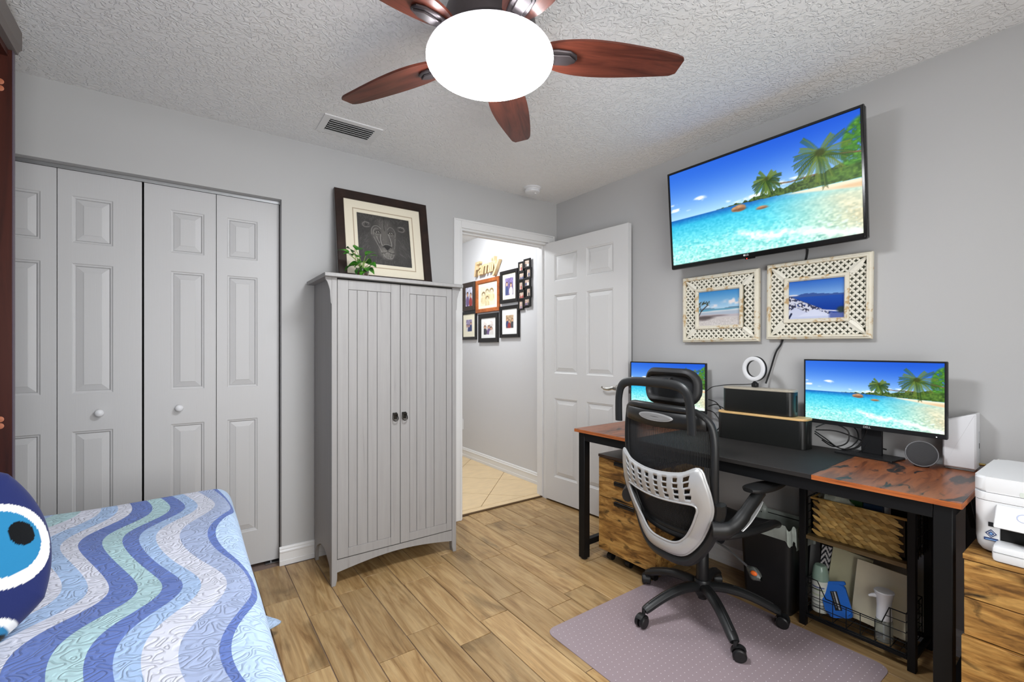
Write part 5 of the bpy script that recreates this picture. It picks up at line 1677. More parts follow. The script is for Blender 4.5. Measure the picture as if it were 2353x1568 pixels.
# ------------------------------------------------------------------ office chair
m_nyl = M('black_nylon', (30, 31, 32), 0.40, var=0.15, vscale=20, bump=(300, 0.06))
m_soft = M('black_soft_pad', (24, 24, 25), 0.55, var=0.1, bump=(250, 0.1))
m_silver = M('silver_plastic', (188, 189, 190), 0.34, 0.35, var=0.03)
m_net = M('black_mesh_thread', (26, 27, 29), 0.6, var=0.2, vscale=60)
CH = (1.95, 1.20)
chair = thing('office_chair', 'black mesh office chair with silver lumbar frame', 'chair', (CH[0], CH[1], MT + 0.0003), R(-98))
A0 = 116.0
def back_y(x, z):
    """front/back position of the backrest surface at width x and height z"""
    t = (z - 0.42) / 0.55
    return -0.205 - 0.085 * t - 0.030 * math.sin(PI * min(1, max(0, t * 1.1))) + 0.055 * (abs(x) / 0.24) ** 2.2
for k in range(5):
    a = R(A0 + 72 * k)
    ca, sa = math.cos(a), math.sin(a)
    pts = [(0.02, 0.128), (0.07, 0.134), (0.13, 0.130), (0.19, 0.116), (0.25, 0.094), (0.29, 0.076), (0.310, 0.066)]
    wd = [0.026, 0.026, 0.025, 0.0235, 0.0225, 0.022, 0.019]
    bp_ = bez([(r * ca, r * sa, z) for r, z in pts], 3)
    ww = np.interp(np.linspace(0, 1, len(bp_)), np.linspace(0, 1, 7), wd)
    lg_ = obj('base_leg', G().tube(bp_, [float(v) for v in ww], n=10, flat=0.82, up=(0, 0, 1)), m_nyl, chair)
    rb = bez([(r * ca, r * sa, z + 0.0205) for r, z in pts[2:6]], 3)
    obj('rib', G().tube(rb, 0.004, n=6, flat=0.7, up=(0, 0, 1)), m_nyl, lg_)
    # caster: hooded twin wheel, trailing sideways
    hx_, hy_ = 0.315 * ca, 0.315 * sa
    tr_ = R([30, -50, 20, 70, -20][k])
    dx_, dy_ = math.cos(a + tr_), math.sin(a + tr_)
    cx2, cy2 = hx_ + 0.014 * dx_, hy_ + 0.014 * dy_
    ax_ = Vector((-dy_, dx_, 0))
    cs = obj('caster', G().cyl((hx_, hy_, 0.046), (hx_, hy_, 0.074), 0.008, n=12), m_nyl, chair)
    for s in (-1, 1):
        c0 = Vector((cx2, cy2, 0.0265))
        w_ = G().cyl(c0 + ax_ * (s * 0.005), c0 + ax_ * (s * 0.019), 0.0262, n=24)
        w_.cyl(c0 + ax_ * (s * 0.0188), c0 + ax_ * (s * 0.0225), 0.0235, 0.019, n=24)
        obj('wheel', w_, m_black, cs)
    hd = G()
    def hood(i, j):
        an = R(-15 + 160 * i / 11)
        r = 0.0305
        p = Vector((cx2, cy2, 0.0265)) + Vector((-dx_, -dy_, 0)) * (r * math.cos(an)) + Vector((0, 0, 1)) * (r * math.sin(an)) + ax_ * ((j - 1.5) / 1.5 * 0.015)
        return p
    hd.grid(hood, 12, 4)
    obj('hood', hd, m_nyl, cs)
obj('hub', G().lathe([(0, 0.085), (0.026, 0.085), (0.034, 0.10), (0.037, 0.155), (0.033, 0.162), (0, 0.162)], 28), m_nyl, chair)
obj('gas_lift', G().lathe([(0, 0.070), (0.020, 0.072), (0.020, 0.16), (0.0275, 0.161), (0.0275, 0.285), (0.024, 0.290), (0.0145, 0.291), (0.0145, 0.385), (0, 0.385)], 24), m_black, chair)
mech = obj('tilt_mechanism', G().box(-0.065, 0.065, -0.11, 0.10, 0.352, 0.400, 0.012, 2).cyl((-0.075, 0.04, 0.365), (0.075, 0.04, 0.365), 0.022, n=16).cyl((0, 0.10, 0.362), (0, 0.16, 0.355), 0.02, n=16), m_black, chair)
lv2 = obj('lever', G().tube(bez([(0.06, 0.02, 0.350), (0.12, 0.02, 0.338), (0.20, 0.016, 0.312), (0.235, 0.01, 0.298)], 4), 0.0045, n=8), m_steel, chair)
rgx = random.Random(4)
wr = G()
def lump(i, j):
    a = 2 * PI * i / 14; t = j / 7
    r = 0.006 + 0.019 * math.sin(PI * min(0.98, max(0.06, t))) ** 0.7 * (1 + 0.22 * math.sin(3 * a + 5 * t) + 0.12 * math.sin(7 * a))
    return (0.222 + 0.060 * t, 0.010 + r * math.cos(a) * 0.9, 0.302 - 0.02 * t + r * math.sin(a))
wr.grid(lump, 14, 8, True, False)
obj('wrapped_grip', wr, M('grey_tape_wrap', (70, 74, 72), 0.3, var=0.6, vscale=90), lv2)
obj('orange_tape', G().ball((0.262, -0.010, 0.302), 0.012, 1.2, 0.7, 0.8), M('orange_tape', (226, 104, 34), 0.5), lv2)

# seat: taut mesh in a rounded frame
def seat_pt(u, v):
    # u across -1..1, v back to front -1..1
    x = 0.252 * u * (1 - 0.10 * max(0, -0.3 - v) ** 1.5)
    r = (abs(u) ** 4 + abs(v) ** 4) ** 0.25
    y = 0.030 + 0.235 * v
    z = 0.470 - 0.028 * (1 - u * u) * (1 - 0.4 * v * v) - 0.055 * max(0, v - 0.55) ** 1.5 * 2.0 + 0.012 * abs(u) ** 3
    return x, y, z
sg_ = G()
n = 25
def seat_top(i, j):
    u = -1 + 2 * i / (n - 1); v = -1 + 2 * j / (n - 1)
    uu = u * math.sqrt(1 - 0.30 * v * v); vv = v * math.sqrt(1 - 0.30 * u * u)
    return seat_pt(uu, vv)
sg_.grid(seat_top, n, n)
so = obj('seat', sg_, m_net, chair)
sm = so.modifiers.new('thickness', 'SOLIDIFY'); sm.thickness = 0.012; sm.offset = 0
rim = []
for k in range(48):
    a = 2 * PI * k / 48
    u, v = math.cos(a), math.sin(a)
    mx_ = max(abs(u), abs(v)); u /= mx_; v /= mx_
    uu = u * math.sqrt(1 - 0.30 * v * v); vv = v * math.sqrt(1 - 0.30 * u * u)
    x, y, z = seat_pt(uu, vv)
    rim.append((x, y, z - 0.010))
obj('seat_frame', G().tube(rim, 0.019, n=10, closed=True, flat=0.9, up=(0, 0, 1)), m_nyl, chair)
pan = G().lathe([(0, 0.398), (0.10, 0.400), (0.17, 0.415), (0.215, 0.440), (0.20, 0.446), (0.0, 0.43)], 32, (0, 0.02, 0))
obj('seat_pan', pan, m_black, chair)

# backrest: frame loop, vertical mesh threads, top plate, badge
outl_ = [(-0.10, 0.975), (-0.18, 0.968), (-0.225, 0.935), (-0.243, 0.87), (-0.245, 0.78), (-0.240, 0.68), (-0.232, 0.60), (-0.222, 0.53), (-0.195, 0.47), (-0.14, 0.435), (0, 0.422)]
full = outl_ + [(-x, z) for x, z in outl_[-2::-1]]
lp = bez([(x, 0, z) for x, z in full], 4, closed=True)
lp = [(p.x, back_y(p.x, p.z), p.z) for p in lp]
obj('back_frame', G().tube(lp, 0.017, n=10, closed=True, flat=1.0, up=(0, 1, 0)), m_nyl, chair)
# outline test for the threads
ol = [(p[0], p[2]) for p in lp]
def zrange(x):
    zs = []
    for (x0, z0), (x1, z1) in zip(ol, ol[1:] + ol[:1]):
        if (x0 - x) * (x1 - x) < 0:
            zs.append(z0 + (z1 - z0) * (x - x0) / (x1 - x0))
    return (min(zs), max(zs)) if len(zs) >= 2 else None
ng_ = G()
k = 0
x = -0.238
while x < 0.239:
    zr = zrange(x)
    if zr:
        zz = np.linspace(zr[0], zr[1], 14)
        ring = []
        for z in zz:
            y = back_y(x, z)
            ring.append((ng_.bm.verts.new((x - 0.0020, y, z)), ng_.bm.verts.new((x, y - 0.0012, z)), ng_.bm.verts.new((x + 0.0020, y, z))))
        for a_, b_ in zip(ring, ring[1:]):
            ng_.bm.faces.new((a_[0], a_[1], b_[1], b_[0])); ng_.bm.faces.new((a_[1], a_[2], b_[2], b_[1]))
    x += 0.0058
obj('back_mesh', ng_, m_net, chair, kind='stuff')
# cross threads, sparse
pl_ = [(-0.20, 0.962), (0.20, 0.962), (0.225, 0.93), (0.228, 0.905), (0.10, 0.895), (-0.10, 0.895), (-0.228, 0.905), (-0.225, 0.93)]
tp = G()
tp.grid(lambda i, j: ((-0.222 + 0.444 * i / 20) * (0.98 if j == 2 else 1), back_y(-0.222 + 0.444 * i / 20, 0.9 + 0.033 * j) - 0.006, 0.900 + 0.030 * j - 0.010 * (1 - abs(i - 10) / 10) * (j == 0)), 21, 3)
tpo = obj('top_plate', tp, m_nyl, chair)
sm = tpo.modifiers.new('thickness', 'SOLIDIFY'); sm.thickness = 0.022; sm.offset = 0
bg_ = G()
bg_.prism([(0.098 * math.cos(2 * PI * k / 32), 0.934 + 0.0185 * math.sin(2 * PI * k / 32)) for k in range(32)], 0, 0.006, lambda u, v, d: (u, back_y(u, v) - 0.0155 - d, v), bev=0.0015)
bo = obj('badge', bg_, m_silver, tpo)
bg_ = G()
bg_.prism([(0.086 * math.cos(2 * PI * k / 32), 0.934 + 0.0125 * math.sin(2 * PI * k / 32)) for k in range(32)], 0, 0.0015, lambda u, v, d: (u, back_y(u, v) - 0.0212 - d, v))
obj('badge_inlay', bg_, M('grey_inlay', (150, 151, 152), 0.4, 0.2), bo)
# handle bar over the top, carrying the headrest
hb = bez([(-0.212, -0.315, 0.890), (-0.210, -0.318, 0.95), (-0.205, -0.320, 1.01), (-0.185, -0.320, 1.058), (-0.13, -0.320, 1.079), (0, -0.320, 1.083), (0.13, -0.320, 1.079), (0.185, -0.320, 1.058), (0.205, -0.320, 1.01), (0.210, -0.318, 0.95), (0.212, -0.315, 0.890)], 5)
obj('handle_bar', G().tube(hb, 0.0205, n=10, flat=0.65, up=(0, 1, 0)), m_nyl, chair)
hl = [(a, b) for a, b in rrect(0.270, 0.125, 0.05, 6, 0, 1.062)]
hr = []
for (x, z) in hl:
    hr.append((x, -0.225 + 0.035 * (abs(x) / 0.14) ** 2, z))
hd_ = obj('headrest', G().tube(hr, 0.019, n=10, closed=True, flat=1.15, up=(0, 1, 0)), m_soft, chair)
hm_ = G().grid(lambda i, j: (-0.13 + 0.26 * i / 14, -0.225 + 0.035 * (abs(-0.13 + 0.26 * i / 14) / 0.14) ** 2, 1.005 + 0.115 * j / 5), 15, 6)
obj('headrest_mesh', hm_, m_net, hd_)
obj('headrest_bracket', G().box(-0.05, 0.05, -0.308, -0.24, 1.086, 1.102, 0.004).cyl((-0.06, -0.262, 1.094), (0.06, -0.262, 1.094), 0.011, n=12), m_black, chair)
# silver lumbar frame behind the mesh
so_ = [(-0.215, 0.752), (-0.15, 0.722), (-0.07, 0.708), (0.0, 0.704), (0.07, 0.708), (0.15, 0.722), (0.215, 0.752), (0.236, 0.70), (0.247, 0.635), (0.243, 0.575), (0.205, 0.49), (0.15, 0.405), (0.09, 0.357), (0.0, 0.348),
       (-0.09, 0.357), (-0.15, 0.405), (-0.205, 0.49), (-0.243, 0.575), (-0.247, 0.635), (-0.236, 0.70)]
si_ = [(-0.172, 0.600), (-0.13, 0.597), (-0.065, 0.592), (0.0, 0.590), (0.065, 0.592), (0.13, 0.597), (0.172, 0.600), (0.190, 0.596), (0.194, 0.582), (0.188, 0.562), (0.158, 0.500), (0.112, 0.435), (0.065, 0.404), (0.0, 0.398),
       (-0.065, 0.404), (-0.112, 0.435), (-0.158, 0.500), (-0.188, 0.562), (-0.194, 0.582), (-0.190, 0.596)]
def SY(x, z): return back_y(x, max(z, 0.45)) - 0.035 + 0.10 * max(0, 0.45 - z)
def loop2(l, m=5): return [(p.x, p.y) for p in bez([(a, b, 0) for a, b in l], m, closed=True)]
O_, I_ = loop2(so_), loop2(si_)
# the upper band carries slots, so it is built as strips between slot columns
slots = []
for k in range(8):
    xc = -0.168 + k * 0.048
    slots.append((xc - 0.0115, xc + 0.0115))
def inb(x):
    return any(a < x < b for a, b in slots)
slg = G()
NN = len(O_)
def lerp2(p, q, t): return (p[0] + (q[0] - p[0]) * t, p[1] + (q[1] - p[1]) * t)
band = [0.0, 0.14, 0.29, 0.345, 0.49, 0.545, 0.69, 0.745, 0.87, 1.0]
# dense resample of the ring so that slots get straight sides
def resample(l, m):
    out = []
    for i in range(len(l)):
        for q in range(m):
            out.append(lerp2(l[i], l[(i + 1) % len(l)], q / m))
    return out
OO, II = resample(O_, 3), resample(I_, 3)
vg = {}
for i in range(len(OO)):
    for j, t in enumerate(band):
        x, z = lerp2(OO[i], II[i], t)
        bulge = 0.006 * math.sin(PI * t)
        vg[i, j] = slg.bm.verts.new((x, SY(x, z) - 0.006 - bulge, z))
fcs = 0
for i in range(len(OO)):
    i2 = (i + 1) % len(OO)
    for j in range(len(band) - 1):
        xm_, zm_ = lerp2(lerp2(OO[i], OO[i2], .5), lerp2(II[i], II[i2], .5), (band[j] + band[j + 1]) / 2)
        upper = OO[i][1] > 0.695 and II[i][1] > 0.585 and abs(xm_) < 0.19
        if upper and inb(xm_) and j in (1, 3, 5, 7):
            continue
        slg.bm.faces.new((vg[i, j], vg[i2, j], vg[i2, j + 1], vg[i, j + 1]))
slo = obj('lumbar_frame', slg, m_silver, chair, ang=60)
sm = slo.modifiers.new('thickness', 'SOLIDIFY'); sm.thickness = 0.008; sm.offset = 0
obj('lumbar_lip', G().tube([(x, SY(x, z) - 0.010, z) for x, z in resample(I_, 1)], 0.0045, n=8, closed=True), m_silver, chair)
obj('lumbar_rim', G().tube([(x, SY(x, z) - 0.004, z) for x, z in resample(O_, 1)], 0.0060, n=8, closed=True), m_silver, chair)
# black carrier behind the silver frame running down to the mechanism
O2 = [(x * 1.06, 0.53 + (z - 0.53) * (1.06 if z > 0.5 else 1.16)) for x, z in O_ if z < 0.62]
cr = G().tube([(x, SY(x, z) + 0.016, z) for x, z in O2], 0.022, n=8)
obj('back_carrier', cr, m_nyl, chair)
obj('spine', G().tube(bez([(0, SY(0, 0.40) + 0.02, 0.335), (0, -0.17, 0.335), (0, -0.10, 0.360)], 5), [0.060] * 6 + [0.05] * 5, n=12, flat=0.45, up=(0, 0, 1)), m_nyl, chair)
# arms
for s in (1, -1):
    ar = obj('armrest', G().tube(bez([(s * 0.242, -0.235, 0.515), (s * 0.275, -0.195, 0.520), (s * 0.290, -0.145, 0.545), (s * 0.292, -0.09, 0.590), (s * 0.290, -0.035, 0.628), (s * 0.288, -0.005, 0.645)], 4),
             [0.034] * 5 + [0.030] * 6 + [0.027] * 6 + [0.026] * 4, n=12, flat=0.8, up=(1, 0, 0)), m_nyl, chair)
    pd = G()
    def pad(i, j, s=s):
        t = i / 15; a = 2 * PI * j / 14
        w_ = 0.050 * (math.sin(PI * (0.06 + 0.90 * t ** 0.7)) ** 0.5) * (1 - 0.35 * t)
        h_ = 0.017 * (math.sin(PI * (0.08 + 0.84 * t)) ** 0.5)
        ca_ = math.copysign(abs(math.cos(a)) ** 0.7, math.cos(a)); sa_ = math.copysign(abs(math.sin(a)) ** 0.7, math.sin(a))
        return (s * 0.288 + w_ * ca_ - s * 0.02 * t, -0.085 + 0.275 * t, 0.662 + h_ * sa_ - 0.012 * t)
    pd.grid(pad, 16, 14, False, True)
    pd.bm.faces.new([v for v in list(pd.bm.verts)[:14]]); pd.bm.faces.new([v for v in list(pd.bm.verts)[-14:]])
    obj('arm_pad', pd, m_soft, ar)
    obj('arm_inlay', G().tube(bez([(s * 0.293, -0.128, 0.508), (s * 0.296, -0.09, 0.535), (s * 0.296, -0.04, 0.572), (s * 0.294, 0.0, 0.605)], 4), [0.004, 0.006, 0.007, 0.008, 0.0085, 0.0085, 0.008, 0.0075, 0.007, 0.0065, 0.006, 0.005, 0.003], n=8, flat=0.5, up=(0, -0.6, 0.8)), m_silver, ar)

# ------------------------------------------------------------------ waste bin with its bag
bn = thing('waste_bin', 'black waste bin under the desk beside the rack', 'waste bin', (2.345, 1.055, 0), world=True)
def binpt(k, z):
    return [(2.345 + a * k, 1.055 + b * k) for a, b in rrect(0.235, 0.245, 0.03, 5)]
g = G()
rings = []
for k, z in ((0.86, 0.002), (1.0, 0.385), (0.97, 0.385), (0.83, 0.008)):
    rings.append([g.bm.verts.new((x, y, z)) for x, y in binpt(k, z)])
for A, B in zip(rings, rings[1:]):
    for i in range(len(A)):
        g.bm.faces.new((A[i], A[(i + 1) % len(A)], B[(i + 1) % len(A)], B[i]))
g.bm.faces.new(rings[0][::-1]); g.bm.faces.new(rings[-1])
obj('tub', g, M('black_bin_plastic', (18, 18, 19), 0.45), bn)
m_bag = M('thin_translucent_bag', (206, 216, 208), 0.25, var=0.25, vscale=26, alpha=0.62)
g = G()
rows = [(0.90, 0.30), (0.95, 0.37), (0.985, 0.405), (1.03, 0.412), (1.06, 0.395), (1.07, 0.365), (1.075, 0.335)]
rr_ = random.Random(9)
base_ = rrect(0.235, 0.245, 0.03, 14)
ph_ = [rr_.uniform(0, 6.28) for _ in range(6)]
def bagp(i, j):
    k, z = rows[j]
    x, y = base_[i]
    a = i / len(base_) * 2 * PI
    wv = 0.5 * math.sin(11 * a + ph_[0]) + 0.4 * math.sin(19 * a + ph_[1]) + 0.3 * math.sin(31 * a + ph_[2])
    d = 0.0035 * wv * (0.4 + 0.25 * j) * (1 if j > 2 else 0.3)
    L_ = math.hypot(x, y)
    z2 = z + 0.012 * math.sin(5 * a + ph_[3]) * (j / 3) - 0.018 * (j == 6) * math.sin(3 * a + ph_[4])
    return (2.345 + x * k + d * x / L_, 1.055 + y * k + d * y / L_, z2)
g.grid(bagp, len(base_), len(rows), True, False)
bag = obj('bin_bag', g, m_bag)
tag(bag, 'translucent plastic bag lining the black waste bin', 'bag')

# ------------------------------------------------------------------ storage rack under the desk
rk = thing('storage_rack', 'black metal rack with wood shelf under the desk', 'rack', (2.37, 0.707, 0), world=True)
RX0, RX1, RY0, RY1, RT = 2.240, 2.492, 0.506, 0.908, 0.684
PWi = 0.026
for x in (RX0, RX1 - PWi):
    for y in (RY0, RY1 - PWi):
        obj('post', G().box(x, x + PWi, y, y + PWi, 0.0, RT, 0.0015), m_desk, rk)
for z in (0.040, RT - 0.026):
    for x in (RX0 + 0.003, RX1 - PWi + 0.003):
        obj('rail', G().box(x, x + 0.018, RY0 + PWi + .0005, RY1 - PWi - .0005, z, z + 0.014, 0.001), m_desk, rk)
    for y in (RY0 + 0.003, RY1 - PWi + 0.003):
        obj('rail', G().box(RX0 + PWi + .0005, RX1 - PWi - .0005, y, y + 0.018, z, z + 0.014, 0.001), m_desk, rk)
m_shelf = wood('olive_brown_shelf', [(0.3, (88, 72, 44)), (0.55, (124, 102, 66)), (0.8, (140, 114, 76))], stretch=(12, 1.5, 12), rough=0.5, bump=0.05)
obj('shelf_board', G().box(RX0 + 0.002, RX1 - 0.002, RY0 + PWi + .001, RY1 - PWi - .001, 0.388, 0.4055, 0.001), m_shelf, rk)
g = G()
wr_ = 0.0016
bx0, bx1, by0, by1, bz0 = RX0 + 0.008, RX1 - 0.03, RY0 + PWi + 0.004, RY1 - PWi - 0.004, 0.0575
ftop = [(by1, 0.216), (0.838, 0.214), (0.806, 0.149), (0.612, 0.144), (0.588, 0.213), (by0, 0.212)]
def ztop(y):
    for (y0, z0), (y1, z1) in zip(ftop, ftop[1:]):
        if y1 <= y <= y0: return z0 + (z1 - z0) * (y0 - y) / (y0 - y1)
    return 0.21
g.tube([(bx0, y, z) for y, z in ftop], 0.0024, n=6)
for yv in np.linspace(by0, by1, 8):
    g.tube([(bx0, yv, ztop(yv)), (bx0, yv, bz0), (bx1, yv, bz0), (bx1, yv, 0.21)], wr_, n=5)
for zv in (bz0, 0.098, 0.138, 0.178):
    ys = [by0, by1]
    if zv < 0.145:
        g.tube([(bx0, by0, zv), (bx0, by1, zv)], wr_, n=5)
    else:
        for (y0, y1) in ((by0, 0.600), (0.822, by1)): g.tube([(bx0, y0, zv), (bx0, y1, zv)], wr_, n=5)
    g.tube([(bx0, by0, zv), (bx1, by0, zv), (bx1, by1, zv), (bx0, by1, zv)], wr_, n=5)
for xv in np.linspace(bx0, bx1, 6)[1:-1]:
    g.tube([(xv, by0, 0.212), (xv, by0, bz0), (xv, by1, bz0), (xv, by1, 0.216)], wr_, n=5)
g.tube([(bx0, by0, 0.212), (bx1, by0, 0.21), (bx1, by1, 0.21), (bx0, by1, 0.216)], 0.0024, n=6)
obj('wire_bin', g, m_desk, rk)
for y in (RY0 + PWi / 2, RY1 - PWi / 2):
    g = G()
    for zv in np.linspace(0.42, 0.56, 5): g.tube([(RX0 + PWi, y, zv), (RX1 - PWi, y, zv)], wr_, n=5)
    for xv in np.linspace(RX0 + PWi, RX1 - PWi, 7): g.tube([(xv, y, 0.405), (xv, y, 0.56)], wr_, n=5)
    obj('side_grid', g, m_desk, rk)

# woven basket on the shelf
m_strand = wood('woven_hyacinth', [(0.2, (120, 86, 38)), (0.45, (176, 138, 72)), (0.65, (212, 178, 108)), (0.85, (156, 112, 58))], stretch=(2.5, 2.5, 2.5), rough=0.6, scale=4, detail=2, bump=0.08, rnd=True, tint=0.38)
bk = thing('woven_basket', 'woven hyacinth basket on the rack shelf', 'basket', (2.370, 0.705, 0.406), world=True)
KX0, KX1, KY0, KY1, KZ0, KZ1 = 2.272, 2.460, 0.538, 0.872, 0.408, 0.566
g = G()
g.box(KX0 + .004, KX1, KY0, KY1, KZ0, KZ0 + .008)
g.box(KX0 + .004, KX0 + .012, KY0, KY1, KZ0, KZ1 - .004); g.box(KX1 - .008, KX1, KY0, KY1, KZ0, KZ1 - .004)
g.box(KX0 + .004, KX1, KY0, KY0 + .008, KZ0, KZ1 - .004); g.box(KX0 + .004, KX1, KY1 - .008, KY1, KZ0, KZ1 - .004)
obj('shell', g, M('basket_core', (48, 34, 16), 0.8, var=0.3, vscale=60), bk)
sg2 = G()
nU = 7
def strand(i, j):
    t = i / (nU - 1); a = 2 * PI * j / 6
    w_ = 0.0086 * math.sin(PI * (0.08 + 0.84 * t)) ** 0.8
    return (-0.0040 * math.sin(PI * t) - w_ * 0.55 * math.cos(a), (t - 0.5) * 0.048, w_ * math.sin(a) + 0.004 * (t - 0.5))
sg2.grid(strand, nU, 6, False, True)
strand_me = mesh_of('strand', sg2); strand_me.materials.append(m_strand)
off_b = ORG[bk.name]
rs = random.Random(12)
NR, NC = 10, 11
for r_ in range(NR):
    for c_ in range(NC):
        y = KY0 + 0.004 + (KY1 - KY0 - 0.006) * (c_ + (0.5 if r_ % 2 else 0.12)) / NC
        z = KZ0 + 0.008 + (KZ1 - KZ0 - 0.018) * r_ / (NR - 1)
        if y > KY1 - 0.022 or y < KY0 + 0.020: continue
        inst('strand', strand_me, bk, (KX0 + 0.003 - off_b.x + rs.uniform(-.0006, .0006), y - off_b.y, z - off_b.z),
             (R(rs.uniform(-6, 6) + 20), 0, R(rs.uniform(2, 7))), (1, rs.uniform(0.9, 1.15), rs.uniform(0.95, 1.3)))
obj('rim', G().tube([(KX0 + .004, KY0, KZ1), (KX0 + .004, KY1, KZ1), (KX1, KY1, KZ1), (KX1, KY0, KZ1)], 0.0055, n=8, closed=True), m_strand, bk)

# things kept in the basket
g = G()
rs = random.Random(5)
def lumpy(i, j):
    a = 2 * PI * i / 28; t = j / 11
    r = math.sin(PI * (0.03 + 0.94 * t)) ** 0.7 * (1 + 0.10 * math.sin(5 * a + 9 * t) + 0.07 * math.sin(9 * a - 14 * t))
    return (2.355 + 0.070 * r * math.cos(a), 0.800 + 0.066 * r * math.sin(a), 0.520 + 0.104 * t - 0.02 + 0.006 * math.sin(7 * a + 5 * t))
g.grid(lumpy, 28, 12, True, False)
tag(obj('plastic_bag', g, M('crinkled_cellophane', (196, 200, 182), 0.22, var=0.3, vscale=40, bump=(40, 0.8))), 'crinkled clear plastic bag in the woven basket', 'bag')
tag(obj('green_packet', G().box(2.335, 2.365, 0.700, 0.745, 0.418, 0.588, 0.002), M('dark_green_card', (40, 74, 34), 0.4, var=0.4, vscale=50)), 'dark green packet standing in the woven basket', 'packet')
tag(obj('blue_packet', G().box(2.325, 2.350, 0.630, 0.696, 0.418, 0.582, 0.002), M('dark_blue_card', (30, 52, 78), 0.4, var=0.4, vscale=50)), 'dark blue packet standing in the woven basket', 'packet')
tag(obj('white_card', G().box(2.358, 2.362, 0.612, 0.652, 0.418, 0.600, 0.0005), M('white_card', (214, 216, 216), 0.6)), 'thin white card standing in the woven basket', 'card')

# ------------------------------------------------------------------ things in the wire bin
BZ = 0.0595
def folder(loc, w, h, yaw, roll, tilt, label, rgb):
    g = G().box(-w / 2, w / 2, 0, h, -0.004, 0.004, 0.001)
    o = obj('folder', g, M('manila_folder', rgb, 0.7, var=0.07, vscale=22))
    o.location = loc
    o.rotation_euler = (Matrix.Rotation(R(yaw), 3, 'Z') @ WALL_B @ Matrix.Rotation(R(-tilt), 3, 'X') @ Matrix.Rotation(R(roll), 3, 'Z')).to_euler()
    tag(o, label, 'folder', 'pale folders standing in the wire bin')
    return o
folder((2.335, 0.642, BZ + 0.010), 0.200, 0.250, 0, -3.0, 8, 'large pale folder on the right in the wire bin', (222, 214, 186))
folder((2.385, 0.785, BZ + 0.006), 0.150, 0.258, 0, -5, 8, 'narrower pale folder behind, left in the wire bin', (212, 208, 172))
# patterned notebook
p = Pic(40, 80, (230, 226, 226))
zz_ = np.abs(((p.U * 6) % 1.0) - 0.5)
st_ = ((p.V * 9 + zz_ * 2.2) % 1.0) < 0.5
p.img[st_] = (34, 34, 44)
low = p.V < 0.55
p.img[low & st_] = (28, 96, 118); p.img[low & ~st_] = (150, 200, 204)
nb = thing('notebook', 'zigzag patterned notebook behind the spray can', 'notebook', (2.405, 0.848, BZ + 0.003), mat=WALL_B @ Matrix.Rotation(R(-6), 3, 'X') @ Matrix.Rotation(R(-3), 3, 'Z'))
obj('cover', G().box(-0.05, 0.05, 0, 0.252, -0.006, 0.006, 0.001), M('dark_cover', (40, 40, 48), 0.5), nb)
o = obj('cover_print', pic_mesh('cover_print', p, 0.098, 0.248, m_print), None, nb); o.location = (0, 0.126, 0.0063)
# spray can
can = thing('spray_can', 'white spray can with a clear green cap', 'spray can', (2.312, 0.850, BZ))
obj('can_body', G().lathe([(0, 0), (0.030, 0), (0.0325, 0.003), (0.0325, 0.130), (0.030, 0.138), (0, 0.139)], 32), M('white_printed_tin', (212, 216, 206), 0.35, var=0.22, vscale=34, stretch=(1, 1, 3)), can)
obj('cap', G().lathe([(0.0325, 0.140), (0.0325, 0.150), (0.0300, 0.172), (0.0255, 0.198), (0.020, 0.204), (0, 0.205)], 32), M('translucent_green_cap', (168, 196, 180), 0.15, var=0.05, trans=0.35), can)
p = Pic(20, 44, (222, 224, 214))
for y, c_ in ((0.9, (40, 60, 120)), (0.8, (150, 176, 120)), (0.6, (180, 196, 150)), (0.35, (120, 130, 120)), (0.2, (90, 98, 96)), (0.12, (90, 98, 96))):
    p.line([(0.15, y), (0.85, y)], 0.05, c_, 0.8)
lbm = bpy.data.meshes.new('label')
vs_, fs_, cs_ = [], [], []
for i in range(20):
    a = R(180 - 60 + 120 * i / 19)
    for j in range(44):
        vs_.append((0.0328 * math.cos(a), 0.0328 * math.sin(a), 0.012 + 0.112 * j / 43)); cs_.append(p.img[j, i])
for i in range(19):
    for j in range(43):
        a = i * 44 + j; fs_.append((a, a + 44, a + 45, a + 1))
lbm.from_pydata(vs_, [], fs_); set_print(lbm, np.array(cs_)); lbm.materials.append(m_print)
obj('printed_label', lbm, None, can)
# blue wipes pack leaning on the front wires
wp = thing('wipes_pack', 'bright blue wipes pack leaning in the wire bin', 'wipes pack', (2.285, 0.757, BZ + 0.004), mat=Matrix.Rotation(R(4), 3, 'Z') @ WALL_B @ Matrix.Rotation(R(-16), 3, 'X') @ Matrix.Rotation(R(20), 3, 'Z'))
m_blue = M('bright_blue_plastic', (36, 112, 214), 0.3, var=0.05)
obj('pack', G().prism(rrect(0.092, 0.132, 0.018, 5, 0, 0.078), -0.016, 0.004, bev=0.003), m_blue, wp)
ld_ = obj('flip_lid', G().prism(rrect(0.100, 0.120, 0.020, 5, 0, 0.082), 0.0045, 0.013, bev=0.004), m_blue, wp)
obj('lid_tab', G().prism(rrect(0.108, 0.016, 0.006, 4, 0.0, 0.146), -0.004, 0.011, bev=0.002), m_blue, wp)
p = Pic(40, 16, (22, 24, 30))
rs = random.Random(2)
for k in range(7):
    p.line([(0.06 + 0.13 * k, 0.65), (0.06 + 0.13 * k + 0.08, 0.65)], 0.22, (220, 222, 226), 0.9)
    p.line([(0.05 + 0.12 * k, 0.28), (0.05 + 0.12 * k + 0.06, 0.28)], 0.12, (170, 172, 178), 0.8)
o = obj('label_print', pic_mesh('label_print', p, 0.074, 0.026, m_print), None, ld_); o.location = (0.002, 0.078, 0.0136); o.rotation_euler = (0, 0, R(-90))
